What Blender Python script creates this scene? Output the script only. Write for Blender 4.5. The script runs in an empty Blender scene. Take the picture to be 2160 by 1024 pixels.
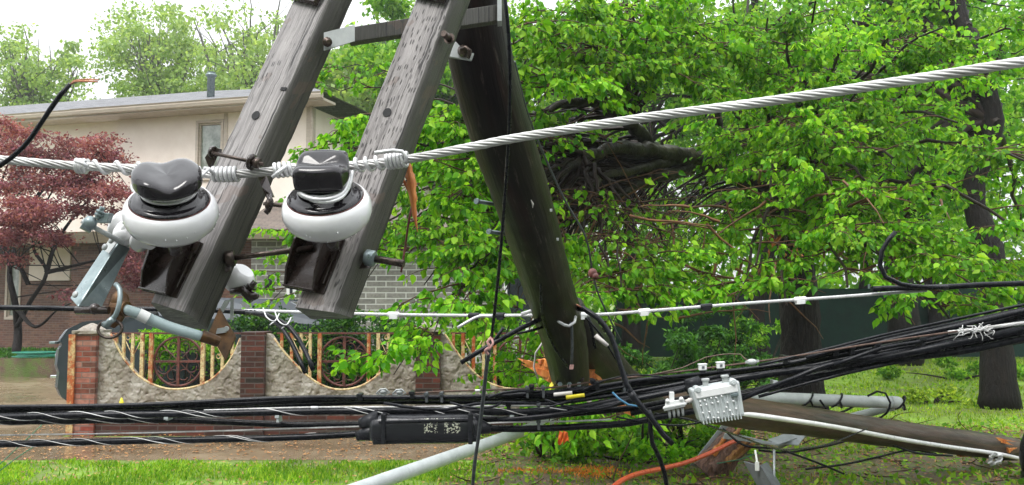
import bpy, math, random
import numpy as np
from mathutils import Vector
R = math.radians
random.seed(7); rng = np.random.default_rng(7)
C = bpy.context.scene.collection
scene = bpy.context.scene
# ------------------------------------------------------------------ camera, sky, sun, exposure
F = 1870.0; TH = math.atan(128 / F); CAMZ = 1.7
cd = bpy.data.cameras.new('camera'); cam = bpy.data.objects.new('camera', cd); C.objects.link(cam)
cam.location = (0, 0, CAMZ); cam.rotation_euler = (R(90) + TH, 0, 0)
cd.sensor_width = 36; cd.lens = 36 * F / 2160; cd.clip_start = 0.05; cd.clip_end = 3000
scene.camera = cam
w = bpy.data.worlds.new('World'); scene.world = w; w.use_nodes = True
nt = w.node_tree; bg = nt.nodes['Background']
sky = nt.nodes.new('ShaderNodeTexSky'); sky.sky_type = 'NISHITA'; sky.sun_disc = False
SUN_EL, SUN_AZ = R(58), R(-35)
sky.sun_elevation = SUN_EL; sky.sun_rotation = SUN_AZ; sky.dust_density = 4; sky.air_density = 1.5
hs = nt.nodes.new('ShaderNodeHueSaturation'); hs.inputs['Saturation'].default_value = 0.12
mx = nt.nodes.new('ShaderNodeMix'); mx.data_type = 'RGBA'; mx.inputs[0].default_value = 0.85
# overcast cloud layer: three times brighter overhead than at the horizon
tcw = nt.nodes.new('ShaderNodeTexCoord'); sxw = nt.nodes.new('ShaderNodeSeparateXYZ'); nt.links.new(tcw.outputs['Generated'], sxw.inputs[0])
mrw = nt.nodes.new('ShaderNodeMapRange'); mrw.inputs['From Min'].default_value = 0; mrw.inputs['From Max'].default_value = 1; mrw.inputs['To Min'].default_value = 5.2; mrw.inputs['To Max'].default_value = 16.5
nt.links.new(sxw.outputs['Z'], mrw.inputs['Value'])
scw = nt.nodes.new('ShaderNodeVectorMath'); scw.operation = 'SCALE'; scw.inputs[0].default_value = (.97, 1.0, 1.03); nt.links.new(mrw.outputs[0], scw.inputs['Scale']); nt.links.new(scw.outputs[0], mx.inputs[7])
nt.links.new(sky.outputs[0], hs.inputs['Color']); nt.links.new(hs.outputs[0], mx.inputs[6])
nt.links.new(mx.outputs[2], bg.inputs[0]); bg.inputs[1].default_value = 0.11
sl = bpy.data.lights.new('sun', 'SUN'); sl.energy = 1.3; sl.angle = R(22); sl.color = (1, .97, .93)
so = bpy.data.objects.new('sun', sl); C.objects.link(so)
sd = Vector((math.sin(R(-35)) * math.cos(SUN_EL), -math.cos(R(-35)) * math.cos(SUN_EL) * 1.0, math.sin(SUN_EL)))
so.rotation_euler = sd.to_track_quat('Z', 'Y').to_euler(); so.location = (-5, -5, 20)
sky.sun_rotation = math.atan2(sd.x, sd.y)
vs = scene.view_settings; vs.view_transform = 'Standard'; vs.look = 'None'; vs.gamma = 1; vs.exposure = 0.84

# ------------------------------------------------------------------ pixel -> point
def P(px, py, D):
    x = (px - 1080) / F; y = (512 - py) / F
    d = Vector((x, math.cos(TH) - y * math.sin(TH), math.sin(TH) + y * math.cos(TH)))
    return Vector((0, 0, CAMZ)) + d * (D / d.y)
def G(px, py, z=0.0):
    x = (px - 1080) / F; y = (512 - py) / F
    d = Vector((x, math.cos(TH) - y * math.sin(TH), math.sin(TH) + y * math.cos(TH)))
    return Vector((0, 0, CAMZ)) + d * ((z - CAMZ) / d.z)
def PP(*pts): return [P(*p) for p in pts]

# ------------------------------------------------------------------ materials
def newmat(name):
    m = bpy.data.materials.new(name); m.use_nodes = True
    n = m.node_tree.nodes; l = m.node_tree.links
    return m, n, l, n['Principled BSDF']
def ramp(n, stops):
    r = n.new('ShaderNodeValToRGB'); cr = r.color_ramp
    while len(cr.elements) < len(stops): cr.elements.new(0.5)
    for e, (p, c) in zip(cr.elements, stops): e.position = p; e.color = (*c, 1) if len(c) == 3 else c
    return r
def coords(n, l, kind='Object', scale=(1, 1, 1)):
    t = n.new('ShaderNodeTexCoord'); mp = n.new('ShaderNodeMapping'); mp.inputs['Scale'].default_value = scale
    l.new(t.outputs[kind], mp.inputs[0]); return mp.outputs[0]
def noise(n, l, vec, scale, detail=4, rough=.6, dist=0):
    t = n.new('ShaderNodeTexNoise'); t.inputs['Scale'].default_value = scale; t.inputs['Detail'].default_value = detail
    t.inputs['Roughness'].default_value = rough; t.inputs['Distortion'].default_value = dist
    l.new(vec, t.inputs['Vector']); return t.outputs[0]
def bump(n, l, h, strength, dist, prev=None):
    b = n.new('ShaderNodeBump'); b.inputs['Strength'].default_value = strength; b.inputs['Distance'].default_value = dist
    l.new(h, b.inputs['Height'])
    if prev is not None: l.new(prev, b.inputs['Normal'])
    return b.outputs[0]
def math_(n, l, op, a, b=None, c=None):
    m = n.new('ShaderNodeMath'); m.operation = op
    for i, v in enumerate((a, b, c)):
        if v is None: continue
        if isinstance(v, (int, float)): m.inputs[i].default_value = v
        else: l.new(v, m.inputs[i])
    return m.outputs[0]
def mixc(n, l, f, a, b, mode='MIX'):
    m = n.new('ShaderNodeMix'); m.data_type = 'RGBA'; m.blend_type = mode
    for i, v in ((0, f), (6, a), (7, b)):
        if isinstance(v, (int, float)): m.inputs[i].default_value = v
        elif isinstance(v, tuple): m.inputs[i].default_value = (*v, 1)
        else: l.new(v, m.inputs[i])
    return m.outputs[2]
def simple(name, a, b=None, rough=.5, metal=0, scale=8, stretch=(1, 1, 1), kind='Object', bmp=0.2, bd=.01, bs=None, lo=.35, hi=.65, rvar=.15, coat=0, detail=5, dist=0):
    m, n, l, p = newmat(name)
    v = coords(n, l, kind, stretch); f = noise(n, l, v, scale, detail, .65, dist)
    b = b or tuple(x * .6 for x in a)
    r = ramp(n, [(lo, a), (hi, b)]); l.new(f, r.inputs[0]); l.new(r.outputs[0], p.inputs['Base Color'])
    p.inputs['Metallic'].default_value = metal
    if max(a) < .14 and not metal: p.inputs['Specular IOR Level'].default_value = .2
    rr = ramp(n, [(.3, (max(0.02, rough - rvar),) * 3), (.7, (min(1, rough + rvar),) * 3)])
    l.new(noise(n, l, v, scale * 2.3, 3), rr.inputs[0]); l.new(rr.outputs[0], p.inputs['Roughness'])
    if bmp: l.new(bump(n, l, noise(n, l, v, bs or scale * 3, 5), bmp, bd), p.inputs['Normal'])
    if coat: p.inputs['Coat Weight'].default_value = coat; p.inputs['Coat Roughness'].default_value = .08
    return m
def leafmat(name, c1, c2, c3, trans=.35, rough=.38):
    m, n, l, p = newmat(name)
    g = n.new('ShaderNodeNewGeometry')
    r = ramp(n, [(0, c1), (.5, c2), (1, c3)]); l.new(g.outputs['Random Per Island'], r.inputs[0])
    big = noise(n, l, coords(n, l, 'Object'), .9, 2)
    rb = ramp(n, [(.35, (.72, .72, .72)), (.65, (1.25, 1.2, 1.1))]); l.new(big, rb.inputs[0])
    col = mixc(n, l, 1.0, r.outputs[0], rb.outputs[0], 'MULTIPLY')
    l.new(col, p.inputs['Base Color']); p.inputs['Roughness'].default_value = rough + .12; p.inputs['Specular IOR Level'].default_value = .22
    t = n.new('ShaderNodeBsdfTranslucent'); l.new(mixc(n, l, 1.0, col, (1.3, 1.25, .55), 'MULTIPLY'), t.inputs[0])
    ms = n.new('ShaderNodeMixShader'); ms.inputs[0].default_value = trans
    l.new(p.outputs[0], ms.inputs[1]); l.new(t.outputs[0], ms.inputs[2]); l.new(ms.outputs[0], n['Material Output'].inputs[0])
    return m
def armwood(name, dark=(.045, .038, .036), light=(.45, .42, .41), slits=1.0, sthr=(.38, .5)):
    m, n, l, p = newmat(name)
    uv = coords(n, l, 'UV')
    g1 = noise(n, l, coords(n, l, 'UV', (120, 3.5, 1)), 1, 8, .75, .5)
    g2 = noise(n, l, coords(n, l, 'UV', (260, 7, 1)), 1, 4, .6, .4)
    g3 = noise(n, l, uv, 9, 3, .6)
    r = ramp(n, [(.33, dark), (.5, tuple((a + b) / 2 for a, b in zip(dark, light))), (.66, light)])
    mixed = math_(n, l, 'ADD', math_(n, l, 'MULTIPLY', g1, .65), math_(n, l, 'MULTIPLY', g2, .35)); l.new(mixed, r.inputs[0])
    brown = mixc(n, l, math_(n, l, 'MULTIPLY', math_(n, l, 'GREATER_THAN', g3, .6), .35), r.outputs[0], (.16, .10, .075))
    g4 = noise(n, l, coords(n, l, 'UV', (110, 2.2, 1)), 1, 5, .55, .5)
    cr = ramp(n, [(.355, (0, 0, 0)), (.405, (1, 1, 1))]); l.new(g4, cr.inputs[0])
    sep = n.new('ShaderNodeTexVoronoi'); sep.voronoi_dimensions = '2D'; sep.inputs['Scale'].default_value = 1
    sep.inputs['Randomness'].default_value = .9
    l.new(coords(n, l, 'UV', (118, 24, 1)), sep.inputs['Vector'])
    sl_ = ramp(n, [(.10, (.12, .12, .12)), (.21, (1, 1, 1))]); l.new(sep.outputs['Distance'], sl_.inputs[0])
    fade = ramp(n, [(sthr[0], (1, 1, 1)), (sthr[1], (1 - slits,) * 3)]); l.new(noise(n, l, uv, 5, 2), fade.inputs[0])
    sl2 = math_(n, l, 'MAXIMUM', sl_.outputs[0], math_(n, l, 'MULTIPLY', fade.outputs[0], .9 if slits > .5 else 1))
    mask = math_(n, l, 'MULTIPLY', sl2, cr.outputs[0])
    col = mixc(n, l, mask, (.03, .027, .027), brown)
    l.new(col, p.inputs['Base Color'])
    rr = ramp(n, [(.35, (.28,) * 3), (.65, (.6,) * 3)]); l.new(g1, rr.inputs[0]); l.new(rr.outputs[0], p.inputs['Roughness'])
    b1 = bump(n, l, mixed, .8, .006); b2 = bump(n, l, mask, .7, .003, b1)
    l.new(b2, p.inputs['Normal'])
    return m
def brickmat(name, cols, mortar, scale=1, bw=.22, rh=.0677, ms=.007, rough=.55, off=.5):
    m, n, l, p = newmat(name)
    b = n.new('ShaderNodeTexBrick'); b.offset = off
    l.new(coords(n, l, 'UV'), b.inputs['Vector'])
    b.inputs['Scale'].default_value = 1; b.inputs['Brick Width'].default_value = bw; b.inputs['Row Height'].default_value = rh
    b.inputs['Mortar Size'].default_value = ms; b.inputs['Mortar Smooth'].default_value = .15; b.inputs['Bias'].default_value = 0
    b.inputs['Color1'].default_value = (0, 0, 0, 1); b.inputs['Color2'].default_value = (1, 1, 1, 1); b.inputs['Mortar'].default_value = (.5, .5, .5, 1)
    r = ramp(n, [(i / (len(cols) - 1), c) for i, c in enumerate(cols)]); l.new(b.outputs['Color'], r.inputs[0])
    nz = noise(n, l, coords(n, l, 'UV'), 14, 5); rn = ramp(n, [(.3, (.6,) * 3), (.7, (1.15,) * 3)]); l.new(nz, rn.inputs[0])
    bc = mixc(n, l, 1.0, r.outputs[0], rn.outputs[0], 'MULTIPLY')
    l.new(mixc(n, l, b.outputs['Fac'], bc, mortar), p.inputs['Base Color']); p.inputs['Roughness'].default_value = rough
    inv = math_(n, l, 'SUBTRACT', 1, b.outputs['Fac'])
    hh = math_(n, l, 'ADD', inv, math_(n, l, 'MULTIPLY', nz, .6)); l.new(bump(n, l, hh, .8, .01), p.inputs['Normal'])
    return m
MT = {}
MT['arm'] = armwood('weathered crossarm wood')
MT['arm_split'] = armwood('weathered crossarm wood with long cracks', sthr=(.52, .6))
MT['arm_shaded'] = armwood('weathered crossarm wood, plain sides', dark=(.022, .020, .016), light=(.115, .110, .095), slits=0)  # darker copy of the front wood, painting in the shade on the sides
MT['arm_end'] = simple('sawn wood end', (.16, .15, .155), (.05, .045, .05), .5, scale=1, stretch=(16, 16, 220), bmp=.7, bd=.004)
MT['pole'] = simple('creosote pole wood', (.050, .040, .030), (.016, .012, .011), .42, scale=1, stretch=(36, 3, 1), kind='UV', bmp=.6, bd=.008, lo=.35, hi=.62)
def polemat():
    m, n, l, p = newmat('wet mossy pole wood')
    g = noise(n, l, coords(n, l, 'UV', (40, 2.5, 1)), 1, 6, .6, .3)
    r = ramp(n, [(.3, (.004, .0035, .0035)), (.55, (.011, .008, .008)), (.75, (.038, .028, .026))]); l.new(g, r.inputs[0])
    ms = noise(n, l, coords(n, l, 'UV', (2.6, .8, 1)), 1, 3); mr = ramp(n, [(.42, (0,) * 3), (.62, (.8,) * 3)]); l.new(ms, mr.inputs[0])
    c = mixc(n, l, mr.outputs[0], r.outputs[0], (.017, .020, .005)); l.new(c, p.inputs['Base Color'])
    rd = noise(n, l, coords(n, l, 'UV', (14, 1.6, 1)), 1, 5); rr = ramp(n, [(.5, (0,) * 3), (.66, (.7,) * 3)]); l.new(rd, rr.inputs[0])
    c2 = mixc(n, l, rr.outputs[0], c, (.030, .012, .010)); ck = ramp(n, [(.34, (.12,) * 3), (.38, (1,) * 3)]); l.new(noise(n, l, coords(n, l, 'UV', (55, 1.1, 1)), 1, 6, .6, .8), ck.inputs[0])
    sc_ = ramp(n, [(.58, (0,) * 3), (.70, (.7,) * 3)]); l.new(noise(n, l, coords(n, l, 'UV', (30, 4, 1)), 1, 6, .75), sc_.inputs[0])
    c3 = mixc(n, l, 1.0, mixc(n, l, sc_.outputs[0], c2, (.15, .12, .10)), ck.outputs[0], 'MULTIPLY'); l.new(c3, p.inputs['Base Color'])
    p.inputs['Roughness'].default_value = .40; p.inputs['Specular IOR Level'].default_value = .2; l.new(bump(n, l, g, .55, .008), p.inputs['Normal']); return m
MT['pole'] = polemat()
MT['fallen'] = simple('fallen pole wood', (.10, .062, .042), (.022, .022, .012), .45, scale=1, stretch=(9, 1.0, 1), kind='UV', bmp=.6, bd=.01, bs=5)
MT['splinter'] = simple('fresh orange splintered wood', (.80, .34, .08), (.42, .09, .02), .5, scale=26, stretch=(1, 1, .25), bmp=.8, bd=.006)
MT['heart'] = simple('yellow heartwood', (.62, .33, .10), (.22, .07, .03), .5, scale=14, stretch=(2, 2, .3), bmp=.8, bd=.02)
MT['stump'] = simple('split reddish wood', (.36, .20, .15), (.10, .055, .045), .5, scale=12, stretch=(2.5, 2.5, .4), bmp=1, bd=.03)
MT['porcelain'] = simple('white wet porcelain', (.80, .79, .80), (.70, .70, .71), .16, scale=6, bmp=.12, bd=.002, bs=60, rvar=.06, coat=.6)
MT['glaze'] = simple('dark brown semiconductive glaze', (.007, .006, .008), (.022, .019, .022), .16, scale=14, bmp=.25, bd=.003, bs=40, rvar=.07, coat=.5)
MT['alu'] = simple('bare aluminium', (.76, .76, .75), (.40, .39, .38), .45, 0.3, 9, bmp=.15, bd=.001)
MT['tie'] = simple('soft aluminium tie wire', (.72, .72, .72), (.55, .55, .56), .38, .3, 40, bmp=.15, bd=.001)
MT['galv'] = simple('galvanised steel', (.30, .36, .37), (.18, .23, .24), .38, .5, 22, bmp=.3, bd=.002)
MT['galvlight'] = simple('light galvanised plate', (.52, .54, .53), (.38, .40, .40), .45, .2, 22, bmp=.2, bd=.002)
MT['iron'] = simple('dark wet iron', (.026, .017, .014), (.040, .028, .024), .24, .15, 12, bmp=.15, bd=.002, coat=.3, rvar=.06)
MT['bolt'] = simple('brown steel bolt', (.12, .09, .075), (.05, .04, .035), .35, .7, 50, bmp=.3, bd=.001)
MT['brass'] = simple('tarnished brass', (.16, .08, .03), (.06, .035, .02), .4, .5, 30, bmp=.3, bd=.002)
MT['tube'] = simple('pale grey fuse tube', (.42, .52, .53), (.34, .43, .44), .3, 0, 12, bmp=.15, bd=.002)
MT['cable'] = simple('black wet cable sheath', (.005, .0055, .007), (.012, .013, .017), .27, 0, 20, bmp=.35, bd=.002, bs=90, rvar=.12)
MT['cablegrey'] = simple('grey weathered cable', (.10, .11, .115), (.05, .055, .06), .45, 0, 60, bmp=.4, bd=.002)
MT['rubber'] = simple('black moulded plastic', (.012, .013, .016), (.022, .023, .026), .3, 0, 10, bmp=.35, bd=.006)
def closuremat():
    m, n, l, p = newmat('black closure plastic with pale paint blotches')
    v = coords(n, l, 'Object'); sx = n.new('ShaderNodeSeparateXYZ'); l.new(v, sx.inputs[0])
    a = math_(n, l, 'LESS_THAN', math_(n, l, 'ABSOLUTE', math_(n, l, 'SUBTRACT', sx.outputs[0], .035)), .03)
    b = math_(n, l, 'LESS_THAN', math_(n, l, 'ABSOLUTE', math_(n, l, 'SUBTRACT', sx.outputs[0], .13)), .035)
    c = math_(n, l, 'LESS_THAN', math_(n, l, 'ABSOLUTE', math_(n, l, 'SUBTRACT', sx.outputs[2], .028)), .032)
    nz = math_(n, l, 'GREATER_THAN', noise(n, l, v, 95, 3), .54)
    msk = math_(n, l, 'MULTIPLY', math_(n, l, 'MULTIPLY', math_(n, l, 'MAXIMUM', a, b), c), nz)
    l.new(mixc(n, l, msk, (.014, .015, .018), (.45, .46, .36)), p.inputs['Base Color'])
    p.inputs['Roughness'].default_value = .27; l.new(bump(n, l, noise(n, l, v, 14, 3), .4, .01), p.inputs['Normal']); return m
MT['closure'] = closuremat()
MT['cast'] = simple('cast aluminium housing', (.56, .60, .60), (.46, .50, .50), .42, .1, 16, bmp=.25, bd=.002)
MT['castwhite'] = simple('bright cast housing', (.80, .81, .80), (.70, .71, .70), .45, 0, 16, bmp=.15, bd=.002)
MT['conduit'] = simple('pale grey painted pipe', (.56, .59, .60), (.42, .45, .46), .4, .05, 7, bmp=.2, bd=.003)
MT['whitepvc'] = simple('white plastic conduit', (.78, .78, .78), (.62, .62, .62), .35, 0, 7, bmp=.1, bd=.002)
MT['guard'] = simple('grey steel channel', (.40, .43, .45), (.28, .31, .33), .45, .2, 7, bmp=.2, bd=.003)
MT['darkguard'] = simple('dark grey steel box', (.14, .15, .165), (.10, .11, .12), .4, .2, 7, bmp=.2, bd=.003)
MT['yellow'] = simple('yellow plastic', (.80, .68, .02), (.70, .58, .02), .4, bmp=.05)
MT['pinktag'] = simple('faded pink tape', (.62, .36, .33), (.5, .26, .24), .5, scale=40, bmp=.3, bd=.003)
MT['whitetag'] = simple('off white plastic', (.72, .68, .64), (.62, .58, .55), .5, bmp=.05)
MT['orange'] = simple('orange flagging', (.90, .20, .03), (.75, .13, .02), .5, scale=30, bmp=.4, bd=.006)
MT['redduct'] = simple('orange red duct', (.72, .13, .05), (.55, .08, .03), .35, scale=10, bmp=.2, bd=.003)
MT['copper'] = simple('copper wire', (.55, .25, .14), (.3, .13, .08), .35, .8, 40, bmp=.1)
MT['strandrust'] = simple('rusty strand', (.16, .10, .075), (.09, .06, .05), .5, .4, 60, bmp=.3, bd=.002)
MT['greenhose'] = simple('green hose', (.02, .26, .17), (.02, .18, .12), .35, bmp=.05)
MT['greenwire'] = simple('green wire', (.05, .22, .12), (.04, .16, .09), .4, bmp=.05)
MT['bluewire'] = simple('blue wire', (.08, .28, .45), (.06, .2, .36), .35, bmp=.05)
MT['stucco'] = simple('cream stucco', (.87, .785, .70), (.80, .71, .625), .8, scale=2, bmp=.3, bd=.01, bs=60)
MT['trim'] = simple('beige painted trim', (.56, .49, .41), (.46, .40, .33), .5, scale=4, stretch=(1, 1, 6), bmp=.1)
MT['trimgreen'] = simple('olive wooden ledge', (.20, .17, .10), (.12, .10, .065), .5, scale=4, stretch=(.4, .4, 8), bmp=.3)
MT['shingle'] = brickmat('grey roof shingles', [(.10, .10, .11), (.20, .20, .215), (.15, .15, .165)], (.05, .05, .055), bw=.32, rh=.14, ms=.008, rough=.6)
MT['brownshingle'] = brickmat('brown roof shingles', [(.11, .085, .07), (.20, .155, .125), (.15, .11, .09)], (.05, .04, .035), bw=.32, rh=.12, ms=.01, rough=.6)
MT['housebrick'] = brickmat('brown house brick', [(.10, .045, .030), (.19, .080, .050), (.14, .065, .040), (.23, .12, .075)], (.17, .13, .10), rough=.5)
MT['pierbrick'] = brickmat('wet dark fence brick', [(.022, .014, .013), (.085, .022, .016), (.045, .018, .015), (.15, .036, .024)], (.085, .07, .065), rough=.4, bw=.24)
MT['redpier'] = brickmat('red fence brick', [(.12, .05, .035), (.33, .075, .045), (.26, .06, .04), (.42, .20, .15), (.30, .07, .045)], (.20, .14, .12), rough=.4, bw=.22)
MT['greybrick'] = brickmat('grey block wall', [(.13, .125, .11), (.24, .23, .205), (.18, .17, .15)], (.46, .46, .43), bw=.42, rh=.12, ms=.012, rough=.6)
def stuccopanel():
    m, n, l, p = newmat('rough trowelled stucco')
    v = coords(n, l, 'Object')
    vo = n.new('ShaderNodeTexVoronoi'); vo.inputs['Scale'].default_value = 9; vo.feature = 'SMOOTH_F1'
    dv = n.new('ShaderNodeVectorMath'); dv.operation = 'ADD'; nz = n.new('ShaderNodeTexNoise'); nz.inputs['Scale'].default_value = 6; l.new(v, nz.inputs[0])
    sc = n.new('ShaderNodeVectorMath'); sc.operation = 'SCALE'; sc.inputs['Scale'].default_value = .35; l.new(nz.outputs['Color'], sc.inputs[0])
    l.new(v, dv.inputs[0]); l.new(sc.outputs[0], dv.inputs[1]); l.new(dv.outputs[0], vo.inputs['Vector'])
    st = noise(n, l, v, 2.2, 5, .7)
    r = ramp(n, [(.3, (.11, .085, .062)), (.50, (.27, .235, .19)), (.70, (.50, .475, .43))]); l.new(st, r.inputs[0])
    gr = noise(n, l, v, 1.3, 4); gg = ramp(n, [(.56, (0,) * 3), (.68, (.5,) * 3)]); l.new(gr, gg.inputs[0])
    l.new(mixc(n, l, gg.outputs[0], r.outputs[0], (.13, .15, .07)), p.inputs['Base Color']); p.inputs['Roughness'].default_value = .6
    b = bump(n, l, vo.outputs['Distance'], .9, .055); l.new(bump(n, l, noise(n, l, v, 30, 5), .5, .01, b), p.inputs['Normal']); return m
MT['panel'] = stuccopanel()
def rustmat(name, paint, rust, lo, hi):
    m, n, l, p = newmat(name); v = coords(n, l, 'Object')
    f = noise(n, l, v, 9, 6, .7); r = ramp(n, [(lo, rust), (hi, paint)]); l.new(f, r.inputs[0])
    f2 = noise(n, l, v, 40, 3); r2 = ramp(n, [(.3, (.55,) * 3), (.7, (1.2,) * 3)]); l.new(f2, r2.inputs[0])
    l.new(mixc(n, l, 1.0, r.outputs[0], r2.outputs[0], 'MULTIPLY'), p.inputs['Base Color']); p.inputs['Roughness'].default_value = .55
    l.new(bump(n, l, f2, .5, .005), p.inputs['Normal']); return m
MT['rustbar'] = rustmat('cream paint rusting through', (.68, .54, .28), (.36, .11, .035), .40, .50)
MT['rustred'] = rustmat('orange rust', (.58, .42, .20), (.42, .095, .02), .48, .60)
MT['rustdark'] = rustmat('dark red oxide iron', (.16, .045, .035), (.08, .028, .022), .4, .6)
MT['carpaint'] = simple('dark wet car paint', (.028, .038, .048), (.04, .05, .06), .22, .2, 3, bmp=0, coat=.5, rvar=.04)
MT['carblack'] = simple('black car plastic', (.012, .012, .013), (.02, .02, .02), .4, bmp=.1)
MT['chrome'] = simple('chrome', (.7, .72, .74), (.6, .62, .64), .12, .9, bmp=0)
MT['redlamp'] = simple('red lamp lens', (.45, .03, .02), (.35, .02, .02), .15, bmp=0)
MT['tyre'] = simple('tyre rubber', (.014, .014, .014), (.022, .022, .022), .6, bmp=.2)
def glassmat():
    m, n, l, p = newmat('window glass with painted reflection'); v = coords(n, l, 'Object', (1, 1, .8))
    r = ramp(n, [(.35, (.10, .14, .10)), (.6, (.38, .43, .38))]); l.new(noise(n, l, v, 3, 5, .7), r.inputs[0]); l.new(r.outputs[0], p.inputs['Base Color'])  # mottled colour painted in as a reflection on the pane
    p.inputs['Roughness'].default_value = .08; p.inputs['Specular IOR Level'].default_value = .9; p.inputs['Coat Weight'].default_value = 1; return m
MT['glass'] = glassmat()
MT['darkglass'] = simple('dark glass', (.02, .025, .03), (.03, .035, .04), .08, bmp=0, coat=1, rvar=.03)
def groundmat(name, a, b, c, s1=.5, s2=6, rough=.7, bd=.04, wet=0):
    m, n, l, p = newmat(name); v = coords(n, l, 'Object')
    f = math_(n, l, 'ADD', math_(n, l, 'MULTIPLY', noise(n, l, v, s1, 5, .65), .6), math_(n, l, 'MULTIPLY', noise(n, l, v, s2, 6, .7), .4))
    r = ramp(n, [(.38, a), (.5, b), (.6, c)]); l.new(f, r.inputs[0]); l.new(r.outputs[0], p.inputs['Base Color'])
    rr = ramp(n, [(.42, (max(.05, rough - wet),) * 3), (.56, (rough,) * 3)]); l.new(noise(n, l, v, s1 * 1.7, 4), rr.inputs[0]); l.new(rr.outputs[0], p.inputs['Roughness'])
    l.new(bump(n, l, noise(n, l, v, s2 * 5, 6), .6, bd), p.inputs['Normal']); return m
MT['lawn'] = groundmat('mossy lawn', (.09, .075, .03), (.13, .21, .02), (.21, .36, .03), .45, 4)
MT['mud'] = groundmat('muddy leaf litter', (.075, .047, .028), (.15, .098, .060), (.11, .19, .025), .8, 7, .5, .05, .2)
MT['asphalt'] = groundmat('wet asphalt', (.035, .035, .036), (.05, .05, .05), (.065, .064, .062), .5, 20, .45, .01, .2)
MT['drive'] = groundmat('wet brown concrete', (.12, .085, .048), (.20, .145, .085), (.28, .22, .145), .35, 3, .30, .006, .25)
MT['grass'] = leafmat('grass blades', (.08, .24, .010), (.19, .40, .015), (.36, .52, .05), .32, .5)
MT['grassdull'] = leafmat('short lawn growth', (.11, .22, .012), (.23, .39, .018), (.42, .54, .05), .35, .5)
MT['leaf'] = leafmat('young green leaves', (.045, .20, .008), (.155, .43, .014), (.38, .66, .05), .47, .36)
MT['leafmid'] = leafmat('mid green leaves', (.06, .20, .012), (.17, .41, .022), (.36, .58, .07), .45, .4)
MT['leafpale'] = leafmat('leaves paled for haze', (.19, .32, .11), (.30, .45, .17), (.42, .56, .25), .5, .5)  # paleness painted in to stand for haze over the far trees
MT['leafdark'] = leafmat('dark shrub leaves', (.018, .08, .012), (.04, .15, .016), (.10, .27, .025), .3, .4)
MT['leafyew'] = leafmat('yew needles', (.012, .06, .012), (.03, .13, .015), (.13, .30, .03), .3, .4)
MT['leafred'] = leafmat('red maple leaves', (.17, .048, .078), (.31, .11, .155), (.47, .23, .27), .4, .5)
MT['bark'] = simple('dark wet bark', (.015, .011, .009), (.004, .0035, .003), .7, scale=9, stretch=(2.2, 2.2, .5), bmp=1, bd=.04, bs=12)
MT['twig'] = simple('thin wet branches', (.032, .020, .014), (.014, .010, .008), .5, scale=12, bmp=.3)
MT['twigbrown'] = simple('brown wet twigs', (.11, .055, .028), (.05, .028, .016), .5, scale=12, bmp=.2)
MT['greenbark'] = simple('mossy limb bark', (.052, .050, .028), (.014, .011, .009), .5, scale=6, bmp=.8, bd=.02)
MT['twigorange'] = simple('orange brown twigs', (.24, .11, .045), (.12, .055, .03), .5, scale=12, bmp=.2)
MT['greybark'] = simple('grey bark', (.16, .15, .14), (.09, .085, .08), .7, scale=6, bmp=.5, bd=.02)
MT['screen'] = simple('dark green fence screen', (.005, .035, .024), (.004, .022, .016), .6, scale=2, bmp=.2)
MT['paintmark'] = simple('orange marking paint on grass', (.95, .36, .03), (.7, .22, .02), .6, scale=20, bmp=.2)

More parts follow.
